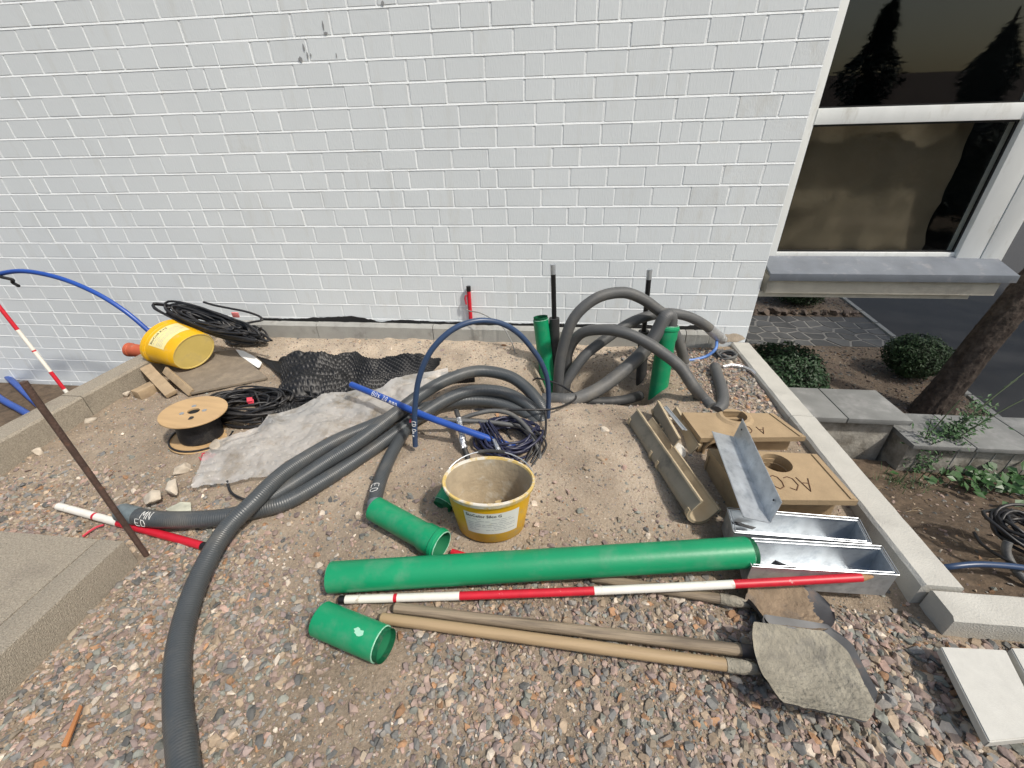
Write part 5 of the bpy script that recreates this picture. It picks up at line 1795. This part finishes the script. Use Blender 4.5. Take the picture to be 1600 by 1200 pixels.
def stone_field(name, label, pts, sizes, sub, seed, sink=0.25, nshape=14, tilt=.35, parent=None, mul=1.0):
    rng = np.random.default_rng(seed)
    shapes = [rock_shape(seed * 100 + i, sub, rng.uniform(.45, .75)) for i in range(nshape)]
    Vv, Ff, Cc = [], [], []
    base = 0
    n = len(pts)
    for s_i in range(nshape):
        ids = np.arange(s_i, n, nshape)
        if len(ids) == 0:
            continue
        sv, sf = shapes[s_i]
        m_ = len(ids)
        yaw = rng.uniform(0, 6.283, m_)
        tx, ty = rng.normal(0, tilt, m_), rng.normal(0, tilt, m_)
        cy, sy = np.cos(yaw), np.sin(yaw)
        v = sv[None, :, :] * sizes[ids][:, None, None]
        x, y, z = v[..., 0], v[..., 1], v[..., 2]
        y, z = y * np.cos(tx)[:, None] - z * np.sin(tx)[:, None], y * np.sin(tx)[:, None] + z * np.cos(tx)[:, None]
        x, z = x * np.cos(ty)[:, None] + z * np.sin(ty)[:, None], -x * np.sin(ty)[:, None] + z * np.cos(ty)[:, None]
        x, y = x * cy[:, None] - y * sy[:, None], x * sy[:, None] + y * cy[:, None]
        P_ = pts[ids]
        out = np.stack([x + P_[:, 0:1], y + P_[:, 1:2], z + P_[:, 2:3] + (sizes[ids] * sink)[:, None]], -1).reshape(-1, 3)
        f = (sf[None, :, :] + (np.arange(m_) * len(sv))[:, None, None]).reshape(-1, 3) + base
        c = PAL[rng.choice(len(PAL), m_, p=PW)] * rng.uniform(.66, 1.32, (m_, 1)) * mul * 1.05
        c = np.clip(c, 0, .8)
        Cc.append(np.repeat(np.concatenate([c, np.ones((m_, 1))], 1), len(sv), 0))
        Vv.append(out)
        Ff.append(f)
        base += len(out)
    Vv, Ff, Cc = np.concatenate(Vv), np.concatenate(Ff), np.concatenate(Cc)
    me = bpy.data.meshes.new(name)
    me.vertices.add(len(Vv))
    me.vertices.foreach_set('co', Vv.astype(np.float32).ravel())
    me.loops.add(len(Ff) * 3)
    me.loops.foreach_set('vertex_index', Ff.astype(np.int32).ravel())
    me.polygons.add(len(Ff))
    me.polygons.foreach_set('loop_start', np.arange(0, len(Ff) * 3, 3, dtype=np.int32))
    me.polygons.foreach_set('loop_total', np.full(len(Ff), 3, dtype=np.int32))
    me.polygons.foreach_set('use_smooth', np.zeros(len(Ff), dtype=bool))
    me.update(calc_edges=True)
    a_ = me.attributes.new('col', 'FLOAT_COLOR', 'POINT')
    a_.data.foreach_set('color', Cc.astype(np.float32).ravel())
    me.materials.append(M_STONE)
    o = bpy.data.objects.new(name, me)
    COL.objects.link(o)
    return tag(o, label, 'gravel', kind='stuff')


def dens(x, y):
    d = 0.05
    d += 1.0 * sm(0.15, 0.7, x) * sm(-2.12, -2.3, y)
    d += 0.85 * sm(-2.2, -2.5, y) * (1 - .65 * ga(x, y, -0.75, -2.68, .3, .22))
    d += 0.8 * sm(-1.0, -1.35, x) * sm(-1.95, -2.25, y)
    d += 0.45 * sm(-1.4, -1.7, x) * sm(-1.65, -2.0, y)
    d += 0.5 * ga(x, y, .2, -2.25, .9, .18) + .14 * sm(-1.6, -2.0, y)
    d += 0.9 * sm(.80, 1.02, x) * sm(-1.3, -1.0, y)
    d += 0.55 * sm(.55, .75, x) * sm(-.5, -.25, y)
    d += 0.25 * ga(x, y, .55, -.25, .5, .1)
    d *= 0.8 + 0.75 * noise.noise(Vector((x * 2.6, y * 2.6, 33)))
    return max(0.02, min(1, d))


def valid(x, y):
    if y < -2.2 and x < -1.735:
        return False
    if x > 1.36 and -2.25 < y:
        return False
    return -2.94 < x < 2.3 and -3.1 < y < -0.09


KEEP = [(.73, 1.29, -2.14, -1.84)]
DISC = [(-.268, -1.912, .16), (-.56, -2.52, .09), (-.44, -2.12, .08)]


def free(x, y):
    return not any(a < x < b_ and c < y < d for a, b_, c, d in KEEP) and not any((x - a) ** 2 + (y - b_) ** 2 < r_ * r_ for a, b_, r_ in DISC)


rg = random.Random(77)
big, bigs, mid_, mids, small, smalls = [], [], [], [], [], []
for _ in range(74000):
    x, y = rg.uniform(-2.94, 2.2), rg.uniform(-3.05, -.09)
    if not valid(x, y) or not free(x, y):
        continue
    d = dens(x, y)
    if rg.random() < d * 1.1 - .03:
        s_ = (0.0060 + 0.0150 * rg.random() ** 2.4) * (1 + .4 * sm(.4, 1.1, x) * sm(-2.1, -2.4, y))
        big.append((x, y, G(x, y)))
        bigs.append(s_)
for _ in range(75000):
    x, y = rg.uniform(-2.94, 2.2), rg.uniform(-3.05, -.09)
    if not valid(x, y) or not free(x, y):
        continue
    if rg.random() < .10 + .8 * dens(x, y):
        mid_.append((x, y, G(x, y)))
        mids.append(0.0042 + 0.0055 * rg.random() ** 1.6)
for _ in range(110000):
    x, y = rg.uniform(-2.94, 2.2), rg.uniform(-3.05, -.09)
    if not valid(x, y):
        continue
    if rg.random() < .55 + .3 * dens(x, y):
        small.append((x, y, G(x, y)))
        smalls.append(0.0016 + 0.0034 * rg.random() ** 2.5)
stone_field('gravel', 'mixed pink, grey and tan gravel covering the bed', np.array(big), np.array(bigs), 1, 5, sink=.14, nshape=60)
stone_field('small_gravel', 'small stones filling between the gravel', np.array(mid_), np.array(mids), 1, 8, sink=.15, nshape=24)
stone_field('fine_grit', 'fine grit scattered over the soil', np.array(small), np.array(smalls), 0, 6, sink=.2, nshape=8, mul=1.15)

# ------------------------------------------------------------------ right-hand side: bay window
bay = thing('window_bay', 'white framed window bay with grey sill right of the brick wall', 'window', (2.3, 0.3, 0.41))


def bpart(name, lo, hi, m_, bev=0.003, par=None):
    mb = MB()
    mb.box([(a + b_) / 2 for a, b_ in zip(lo, hi)], [b_ - a for a, b_ in zip(lo, hi)], bev=bev)
    return mb.build(name, m_, par or bay, smooth=bool(bev))


fr_ = bpart('frame_left', (1.500, .19, .66), (1.612, .27, 4.05), M_FRAME)
bpart('frame_rail', (1.6125, .185, 1.518), (2.832, .265, 1.608), M_FRAME)
bpart('frame_bottom', (1.6125, .192, .655), (2.832, .27, .705), M_FRAME)
bpart('frame_post', (2.8325, .17, .655), (2.985, .28, 4.05), M_FRAME)
bpart('frame_post', (2.989, .165, .655), (3.13, .275, 4.05), M_FRAME)
bpart('glass_pane', (1.61, .225, .70), (2.835, .231, 1.52), M_GLASS, 0)
bpart('glass_pane', (1.61, .225, 1.606), (2.835, .231, 4.05), M_GLASS, 0)
for (za, zb) in ((.7055, 1.5175), (1.6085, 4.04)):
    bpart('rubber_seal', (1.6125, .210, za), (1.624, .2245, zb), M_BLACKP, 0)
    bpart('rubber_seal', (2.820, .210, za), (2.832, .2245, zb), M_BLACKP, 0)
    bpart('rubber_seal', (1.6245, .210, za), (2.8195, .2245, za + .009), M_BLACKP, 0)
    bpart('rubber_seal', (1.6245, .210, zb - .011), (2.8195, .2245, zb), M_BLACKP, 0)
mb = MB()
mb.hexa([(1.515, -.02, .585), (3.12, -.02, .585), (3.10, .188, .66), (1.515, .188, .66), (1.515, -.02, .603), (3.12, -.02, .603), (3.10, .188, .678), (1.515, .188, .678)])
sill = mb.build('sill', M_ZINC, bay, smooth=False)
bpart('sill_drip_edge', (1.513, -.026, .552), (3.122, -.0205, .604), M_ZINC, .001, sill)
bpart('beam', (1.530, .012, .448), (3.065, .19, .575), M_BEAM, .004)
bpart('lower_beam', (1.50, .045, .410), (2.94, .19, .4475), M_BEAM, .003)
bpart('floor_slab', (1.485, .192, .41), (3.10, 2.5, .64), M_BEAM, 0)
bpart('side_wall', (3.02, .285, .64), (3.12, 2.5, 4.05), M_FRAME, 0)
bpart('room_dark_panel', (3.004, .29, .645), (3.0185, 2.49, 4.04), M_DARK, 0)  # near-black panels added inside, painting the darkness of the unlit room
bpart('room_dark_panel', (1.486, .29, .645), (1.499, 2.49, 4.04), M_DARK, 0)
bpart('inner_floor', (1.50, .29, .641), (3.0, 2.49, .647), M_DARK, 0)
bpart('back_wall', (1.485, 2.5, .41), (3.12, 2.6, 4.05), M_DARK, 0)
bpart('roof', (1.485, .16, 4.055), (3.16, 2.6, 4.2), M_FRAME, 0)
mb = MB()
n, m_ = 90, 24
xa, xb = 1.63, (2.691, 0.32, 0.673)[0]
for j in range(m_ + 1):
    for i in range(n + 1):
        u, v = i / n, j / m_
        x = xa + (xb - xa) * u
        z = 0.66 + (1.62 - 0.66) * v
        y = 0.33 + .004 * math.sin(u * 19 + 1.2 * math.sin(v * 2.5)) + .045 * noise.noise(Vector((x * 4.5 + z, z * 2.2, 0))) + .04 * abs(noise.noise(Vector((x * 6 - z * 3, z * 4, 5))))
        y -= .02 * math.exp(-((v - .06) / .05) ** 2) * (1 + noise.noise(Vector((x * 9, 3, 0)))) + .006 * math.exp(-((v - .55) / .012) ** 2)
        mb.v.append(Vector((x, y, z)))
for j in range(m_):
    for i in range(n):
        a = j * (n + 1) + i
        mb.f.append((a, a + 1, a + n + 2, a + n + 1))
mb.build('curtain', M_CURT, bay, angle=80)

# ------------------------------------------------------------------ garden beyond
ZG = -0.75
mb = MB()
mb.slab([(1.49, -.25, ZG), (3.78, -.25, ZG), (4.06, 1.72, ZG), (1.49, 1.72, ZG)], .2)
tag(mb.build('garden_gravel_bed', M_GGRAV, smooth=False), 'brown gravel bed between the round box bushes', kind='structure')
mb = MB()
mb.slab([(1.49, 2.7, ZG), (4.2, 2.7, ZG), (4.5, 6, ZG), (1.49, 6, ZG)], .2)
tag(mb.build('garden_gravel_bed', M_GGRAV, smooth=False), 'brown gravel bed beyond the flagstone path', kind='structure')
mb = MB()
mb.slab([(3.86, -4, ZG - .03), (30, -4, ZG - .03), (30, 30, ZG - .03), (4.8, 30, ZG - .03), (4.5, 6, ZG - .03), (4.22, 2.7, ZG - .03), (3.86, -.25, ZG - .03)], .1)
tag(mb.build('road', M_ASPH, smooth=False), 'dark asphalt road beyond the garden', kind='structure')
ORD = ['first', 'second', 'third', 'fourth', 'fifth', 'sixth', 'seventh', 'eighth', 'ninth', 'tenth', 'eleventh', 'twelfth', 'thirteenth', 'fourteenth']
# path of irregular flagstones
mb = MB()
mb.slab([(1.49, 1.721, ZG - .004), (4.06, 1.721, ZG - .004), (4.2, 2.699, ZG - .004), (1.49, 2.699, ZG - .004)], .15)
path = tag(mb.build('path', M_FLAGJ, smooth=False), 'grey crazy-paved flagstone path crossing the garden', kind='structure')
rp_ = random.Random(19)
seeds = []
for i in range(13):
    for j in range(5):
        seeds.append((1.5 + (i + rp_.uniform(.15, .85)) * 2.62 / 13, 1.72 + (j + rp_.uniform(.15, .85)) * .98 / 5))


def clip(poly, px, py, nx_, ny_):
    out = []
    for i in range(len(poly)):
        a, b_ = poly[i], poly[(i + 1) % len(poly)]
        da, db = (a[0] - px) * nx_ + (a[1] - py) * ny_, (b_[0] - px) * nx_ + (b_[1] - py) * ny_
        if da <= 0:
            out.append(a)
        if da * db < 0:
            t = da / (da - db)
            out.append((a[0] + (b_[0] - a[0]) * t, a[1] + (b_[1] - a[1]) * t))
    return out


for (sx_, sy_) in seeds:
    poly = [(1.5, 1.73), (4.05, 1.73), (4.18, 2.69), (1.5, 2.69)]
    for (tx_, ty_) in seeds:
        if (tx_, ty_) == (sx_, sy_):
            continue
        dx, dy = tx_ - sx_, ty_ - sy_
        l = math.hypot(dx, dy)
        if l > 1.0:
            continue
        g_ = 0.014
        poly = clip(poly, sx_ + dx * (.5) - dx / l * g_, sy_ + dy * (.5) - dy / l * g_, dx, dy)
        if len(poly) < 3:
            break
    if len(poly) < 3:
        continue
    mb = MB()
    mb.slab([(a, b_, ZG + rp_.uniform(-.003, .004)) for a, b_ in poly], .03)
    mb.build('flagstone', M_FLAG, path, smooth=False)
for i in range(14):
    x = 2.35 + i * .135
    vs, fs = rock_shape(300 + i, 2, .8)
    mb = MB()
    E_ = Euler((0, 0, i * 1.7)).to_matrix()
    r_ = rp_.uniform(.055, .085)
    mb.add([Vector((x, 2.76 + rp_.uniform(-.02, .04), ZG + .03)) + E_ @ Vector(v) * r_ for v in vs], [tuple(int(q) for q in f) for f in fs])
    tag(mb.build('border_cobble', mat('border_cobble', (0.20, 0.155, 0.125), .85, var=.25, vscale=14, rnd=.4), angle=40), ORD[i] + ' brown border cobble from the wall along the far side of the path', 'stone', 'border cobbles along the path')
for i in range(12):
    t0, t1 = i / 12, (i + 1) / 12 - .004
    a, b_ = Vector((3.80, -.25, ZG + .02)), Vector((4.52, 5.2, ZG + .02))
    mb = MB()
    p, q = a.lerp(b_, t0), a.lerp(b_, t1)
    mb.slab([p, p + Vector((.055, 0, 0)), q + Vector((.055, 0, 0)), q], .12)
    tag(mb.build('edging_stone', M_CONC, smooth=False), ORD[i] + ' narrow edging stone from the low wall between garden and road', 'kerb', 'edging stones by the road')

pts, sz = [], []
for i in range(9000):
    x, y = rg.uniform(1.5, 4.4), rg.uniform(-.25, 4.6)
    if 1.70 < y < 2.71 or x > 3.79 + .14 * (y + .25):
        continue
    pts.append((x, y, ZG))
    sz.append(.006 + .014 * rg.random() ** 2)
stone_field('garden_gravel', 'brown gravel lying loose in the garden beds', np.array(pts), np.array(sz), 1, 12, sink=.15, nshape=8, mul=.62)
# low garden walls with grey cappings
gw = 'low garden walls'
T = thing('garden_wall', 'stained low concrete wall with two grey capping slabs behind the pale kerb', 'wall', (2.0, -.38, -.8), group=gw)
mb = MB()
mb.box((1.955, -.375, -.62), (.86, .33, .66), bev=.006)
mb.build('wall_body', M_FORM, T)
for (xa, xb) in ((1.51, (2.04, -0.385, -0.25)[0] - .004), ((2.04, -0.385, -0.25)[0] + .004, 2.455)):
    mb = MB()
    mb.box(((xa + xb) / 2, -.375, -.27), (xb - xa, .41, .04), bev=.004)
    mb.build('capping_slab', M_CAP, T)
T = thing('garden_wall', 'lower board-marked garden wall with grey cappings behind the weed', 'wall', (2.9, -.52, -.8), group=gw)
mb = MB()
mb.box((2.98, -.525, -.66), (1.13, .33, .55), bev=.006)
mb.build('wall_body', M_FORM, T)
for (xa, xb) in ((2.41, 2.788), (2.796, 3.20), (3.208, 3.56)):
    mb = MB()
    mb.box(((xa + xb) / 2, -.525, -.367), (xb - xa, .395, .034), bev=.004)
    mb.build('capping_slab', M_CAP, T)
for i in range(9):
    mb = MB()
    x = 2.5 + i * .115
    mb.box((x, -.6915, -.50), (.006, .004, .20))
    mb.build('board_mark', M_CONC, T, smooth=False)


# dark soil bed right of the kerb
def GS(x, y):
    return -.60 + .42 * sm(-.7, -2.1, y) + .02 * noise.noise(Vector((x * 4, y * 4, 7))) + .012 * noise.noise(Vector((x * 13, y * 13, 2))) + .006 * noise.noise(Vector((x * 34, y * 34, 2)))


mb = MB()
nx, ny = 130, 84
for j in range(ny + 1):
    for i in range(nx + 1):
        x, y = 1.49 + 2.4 * i / nx, -2.14 + 1.55 * j / ny
        mb.v.append(Vector((x, y, GS(x, y))))
for j in range(ny):
    for i in range(nx):
        a = j * (nx + 1) + i
        mb.f.append((a, a + 1, a + nx + 2, a + nx + 1))
tag(mb.build('soil_bed', M_EARTH, angle=80), 'dark brown planting soil right of the pale kerb', kind='structure')
pts, sz = [], []
for i in range(1500):
    x, y = rg.uniform(1.52, 3.3), rg.uniform(-2.12, -.72)
    pts.append((x, y, GS(x, y)))
    sz.append(.003 + .011 * rg.random() ** 3)
stone_field('soil_pebbles', 'pebbles scattered on the dark soil right of the kerb', np.array(pts), np.array(sz), 1, 9, sink=.2, nshape=6, mul=.8)
mb = MB()
for i in range(60):
    x, y = rg.uniform(1.55, 3.0), rg.uniform(-2.0, -.8)
    q, l = rg.uniform(0, 6.28), rg.uniform(.03, .10)
    dx, dy = math.cos(q) * l, math.sin(q) * l
    mb.tube([(x, y, GS(x, y) + .006), (x + dx * .5 + rg.uniform(-.01, .01), y + dy * .5, GS(x, y) + .014), (x + dx, y + dy, GS(x + dx, y + dy) + .005)], .0018, 5)
tag(mb.build('twigs', mat('dry_twig', (0.25, 0.19, 0.12), .9), smooth=False), 'dry twigs lying on the dark soil', 'twigs', kind='stuff')
hose('water_pipe', 'blue pipe crossing the dark soil at the right edge', [(1.687, -1.841, -0.2), (1.714, -1.862, -0.15), (1.809, -1.855, -0.13), (1.913, -1.849, -0.13), (2.03, -1.847, -0.14), (2.166, -1.857, -0.16)], 0.013, M_NAVY, 'blue pipes', 10, 'pipe')
hose('garden_hose', 'grey hose piece standing by the coil at the right edge', [(2.022, -1.741, -0.1), (2.015, -1.758, -0.13), (2.022, -1.781, -0.16), (2.008, -1.849, -0.17), (2.023, -1.901, -0.18)], 0.016, M_HOSED, None, 10)
hose('loose_cable', 'black cable trailing over the dark soil to the right edge', [(2.035, -1.606, -0.2), (2.004, -1.677, -0.19), (1.991, -1.743, -0.17), (1.996, -1.804, -0.15), (2.031, -1.852, -0.15)], 0.007, M_CABLE, gk, 8, 'cable')


# ------------------------------------------------------------------ plants
def leaf(mb, c, n_, s_, rr, asp=.5):
    n_ = n_.normalized()
    u = n_.orthogonal().normalized()
    u = (Matrix.Rotation(rr.uniform(0, 6.28), 3, n_) @ u)
    w = n_.cross(u)
    mb.add([c - u * s_, c - w * s_ * asp + n_ * s_ * .12, c + u * s_, c + w * s_ * asp + n_ * s_ * .12], [(0, 1, 2, 3)])


def bush(label, c, rad_, n, ls, seed, m_=None):
    c = Vector(c)
    rr = random.Random(seed)
    T = thing('box_bush', label, 'bush', (c.x, c.y, ZG), group='round box bushes')
    mb = MB()
    for i in range(n):
        d = Vector((rr.gauss(0, 1), rr.gauss(0, 1), rr.gauss(0, 1))).normalized()
        k = .84 + .16 * rr.random() + .16 * noise.noise(d * 2.6 + c) + .10 * noise.noise(d * 6 + c)
        if rr.random() < .08:
            k += rr.uniform(.02, .13)
        p_ = c + Vector((d.x * rad_[0], d.y * rad_[1], d.z * rad_[2])) * k
        if p_.z < ZG + .01:
            continue
        leaf(mb, p_, (d + Vector((rr.gauss(0, .6), rr.gauss(0, .6), rr.gauss(0, .6) + .3))), ls * rr.uniform(.6, 1.3), rr, .5)
    mb.build('foliage', m_ or M_BOX, T, smooth=False)
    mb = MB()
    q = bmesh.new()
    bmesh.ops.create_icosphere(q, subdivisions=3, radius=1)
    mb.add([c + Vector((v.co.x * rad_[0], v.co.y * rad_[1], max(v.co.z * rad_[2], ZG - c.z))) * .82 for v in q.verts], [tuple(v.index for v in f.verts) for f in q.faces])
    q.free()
    mb.build('inner_core', mat('bush_inner', (0.010, 0.016, 0.007), .9, var=.4), T)  # one solid near-black ball filling the bush behind the leaves
    for k in range(5):
        mb = MB()
        a = 6.28 * k / 5
        mb.tube([(c.x + .02 * math.cos(a), c.y + .02 * math.sin(a), ZG - .03), (c.x + .1 * math.cos(a), c.y + .1 * math.sin(a), c.z)], .012, 6)
        mb.build('stem', M_BARK, T)
    return T


bush('large dark box bush close behind the pale kerb', (2.014, 0.348, -0.45), (.37, .37, .31), 9500, .017, 51, mat('box_dark', (0.016, 0.046, 0.014), .55, var=.5, vscale=9))
bush('round clipped box bush beside the asphalt road', (3.636, 1.03, -0.52), (.265, .265, .215), 8000, .013, 52)
bush('box bush half hidden under the beam beyond the path', (3.55, 3.25, -.42), (.42, .38, .36), 5000, .017, 53)

# tree right of the bay
T = thing('tree', 'leaning rough barked tree right of the window bay', 'tree', (3.35, .29, -.78))
base = Vector((3.36, .30, -.80))
mb = MB()
tp_ = cr([base, base + Vector((.05, .02, .35)), base + Vector((.17, .05, .9)), base + Vector((.33, .10, 1.6)), base + Vector((.46, .2, 2.6)), base + Vector((.50, .35, 3.7))], .022)
rr_ = [.160 - .042 * sm(0, .35, (p_.z - base.z)) - .014 * (p_.z - base.z) for p_ in tp_]
mb.tube(tp_, rr_, 72)
for i, v in enumerate(mb.v):
    ax_ = tp_[min(i // 72, len(tp_) - 1)]
    d = (v - ax_)
    a = math.atan2(d.y, d.x)
    k = noise.noise(Vector((a * 2.2, v.z * 3.5, 1))) * .35 - abs(noise.noise(Vector((d.x * 34, d.y * 34, v.z * 11)))) * .75 + noise.noise(Vector((d.x * 80, d.y * 80, v.z * 40))) * .2
    mb.v[i] = ax_ + d * (1 + .22 * k)
mb.build('trunk', M_BARK, T, angle=60)
rr = random.Random(61)
mbc = MB()
top = tp_[-1]
for k in range(7):
    a = 6.28 * k / 7 + .3
    e = top + Vector((1.2 * math.cos(a) + .5, 1.1 * math.sin(a) + .9, rr.uniform(.6, 1.8)))
    mb = MB()
    lp = cr([top - Vector((0, 0, .3)), top.lerp(e, .4) + Vector((0, 0, .15)), e], .15)
    mb.tube(lp, [.07 - .055 * i / len(lp) for i in range(len(lp))], 8)
    mb.build('limb', M_BARK, T)
    for q in range(420):
        c = e + Vector((rr.gauss(0, .45), rr.gauss(0, .45), rr.gauss(0, .35)))
        leaf(mbc, c, Vector((rr.gauss(0, 1), rr.gauss(0, 1), rr.gauss(0, 1) + .6)), rr.uniform(.04, .075), rr)
mbc.build('crown', M_LEAF, T, smooth=False)

# tall weed by the low wall
wb = Vector((2.491, -0.672, -0.57))
T = thing('weed', 'tall leafy weed growing by the low garden wall', 'plant', wb)
rr = random.Random(71)
mbl = MB()
for (ex, tipz) in (((2.628, -0.611, -0.05), 0), ((3.122, -0.416, 0.1), 0), ((3.073, -0.589, 0.02), 0), ((2.998, -0.5, 0.06), 0), ((2.95, -0.534, -0.12), 0), ((2.543, -0.593, -0.22), 0), ((2.54, -0.736, -0.3), 0)):
    e = Vector(ex)
    s0 = wb + Vector((rr.uniform(-.04, .06), rr.uniform(-.03, .03), 0))
    stp = cr([s0, s0.lerp(e, .35) + Vector((0, 0, .05)), s0.lerp(e, .7) + Vector((0, 0, .05)), e], .02)
    mb = MB()
    mb.tube(stp, [.0058 - .003 * i / len(stp) for i in range(len(stp))], 6)
    mb.build('stem', M_STEM, T)
    for i, p_ in enumerate(stp):
        t = i / len(stp)
        if t < .62:
            for q in range(10):
                c = p_ + Vector((rr.gauss(0, .034), rr.gauss(0, .034), rr.gauss(0, .026)))
                leaf(mbl, c, Vector((rr.gauss(0, .6), rr.gauss(0, .6) - .3, 1)), rr.uniform(.009, .022), rr, .4)
        elif rr.random() < .18:
            leaf(mbl, p_ + Vector((rr.gauss(0, .008), 0, rr.gauss(0, .008))), Vector((rr.gauss(0, 1), rr.gauss(0, 1), 1)), .007, rr, .5)
mbl.build('leaves', M_WEED, T, smooth=False)
T = thing('ivy_plant', 'dark green broad leaved plant at the right edge under the low wall', 'plant', (2.791, -0.978, -0.5))
mb = MB()
for i in range(170):
    x, y = rg.gauss(2.92, .18), rg.gauss(-.86, .09)
    if y > -.71:
        y = -.72
    c = Vector((x, y, GS(x, y) + rg.uniform(.02, .12)))
    leaf(mb, c, Vector((rg.gauss(0, .4), rg.gauss(0, .4) - .4, 1)), rg.uniform(.022, .042), rg, .7)
mb.build('leaves', M_IVY, T, smooth=False)
mb = MB()
for i in range(25):
    x, y = rg.gauss(2.85, .2), rg.gauss(-.86, .07)
    mb.tube([(x, y, GS(x, y) - .01), (x + .02, y, GS(x, y) + .08)], .003, 5)
mb.build('stems', M_STEM, T)
T = thing('grass_tuft', 'small grass tuft at the foot of the tall weed', 'plant', (2.34, -0.86, -0.55))
mb = MB()
for i in range(160):
    c = Vector((2.331, -0.848, -0.55)) + Vector((rg.gauss(0, .07), rg.gauss(0, .05), 0))
    c.z = GS(c.x, c.y) - .005
    d = Vector((rg.gauss(0, .03), rg.gauss(0, .03), rg.uniform(.03, .08)))
    w = Vector((rg.gauss(0, 1), rg.gauss(0, 1), 0)).normalized() * .0022
    mb.add([c - w, c + w, c + d], [(0, 1, 2)])
tag(mb.build('blades', M_WEED, T, smooth=False), kind='stuff')

# ------------------------------------------------------------------ trees behind the viewer, seen mirrored in the panes
def conifer(x, y, h, r_, seed, lab):
    T = thing('tree', lab, 'tree', (x, y, -.95), group='trees across the yard')
    rr = random.Random(seed)
    mb = MB()
    mb.tube([(x, y, -1.0), (x, y, h * .5), (x, y, h - 1)], [.16, .1, .02], 10)
    mb.build('trunk', M_BARK, T)
    mb = MB()
    for i in range(2600):
        t = rr.random()
        z = -.3 + (h - .9) * t
        rad_ = r_ * (1 - t) ** .8 * (.75 + .3 * math.sin(z * 5)) + .05
        a = rr.uniform(0, 6.28)
        k = rr.random() ** .4
        c = Vector((x + rad_ * k * math.cos(a), y + rad_ * k * math.sin(a), z - .25 * k))
        leaf(mb, c, Vector((math.cos(a) * .5 + rr.gauss(0, .3), math.sin(a) * .5 + rr.gauss(0, .3), 1)), rr.uniform(.10, .22), rr, .3)
    mb.build('crown', M_CONIF, T, smooth=False)


for i, (x, y, h, r_) in enumerate([(5.4, -8.5, 3.6, 1.2), (7.2, -9.6, 5.2, 1.7), (9.4, -9.0, 4.6, 1.8), (11.4, -8.2, 6.2, 2.1), (14.0, -9.0, 5.4, 2.2)]):
    conifer(x, y, h, r_, 80 + i, ORD[i] + ' dark conifer from the left in the row mirrored in the window')
bld = thing('house', 'plain grey house across the yard behind the viewer', 'building', (9, -14, -.95))
mb = MB()
mb.box((9, -15, .4), (16, 4, 2.7))
mb.build('wall', mat('house_wall', (0.16, 0.15, 0.14), .9), bld, smooth=False)
mb = MB()
mb.hexa([(0.8, -17.2, 1.76), (17.2, -17.2, 1.76), (17.2, -12.8, 1.76), (.8, -12.8, 1.76), (.8, -15.2, 3.0), (17.2, -15.2, 3.0), (17.2, -14.8, 3.0), (.8, -14.8, 3.0)])
mb.build('roof', mat('house_roof', (0.09, 0.06, 0.05), .9), bld, smooth=False)

T = thing('tree', 'broad leafy tree added outside the picture on the right to shade the road', 'tree', (9.2, -.3, -.95))  # unseen tree, added for the shade it casts on road and garden
rr = random.Random(91)
mb = MB()
mb.tube([(9.2, -.3, -1), (9.25, -.2, 1.2), (9.1, -.1, 3.0)], [.28, .2, .14], 14)
mb.build('trunk', M_BARK, T)
mbc = MB()
for k in range(16):
    e = Vector((9.0 + rr.gauss(0, 1.5), .2 + rr.gauss(0, 1.6), 4.6 + rr.gauss(0, .9)))
    mb = MB()
    lp = cr([Vector((9.1, -.1, 2.9)), Vector((9.1, -.1, 2.9)).lerp(e, .5) + Vector((0, 0, .2)), e], .2)
    mb.tube(lp, [.1 - .08 * i / len(lp) for i in range(len(lp))], 8)
    mb.build('limb', M_BARK, T)
    for q in range(520):
        c = e + Vector((rr.gauss(0, .6), rr.gauss(0, .6), rr.gauss(0, .45)))
        leaf(mbc, c, Vector((rr.gauss(0, 1), rr.gauss(0, 1), rr.gauss(0, 1) + .6)), rr.uniform(.07, .13), rr)
mbc.build('crown', M_LEAF, T, smooth=False)
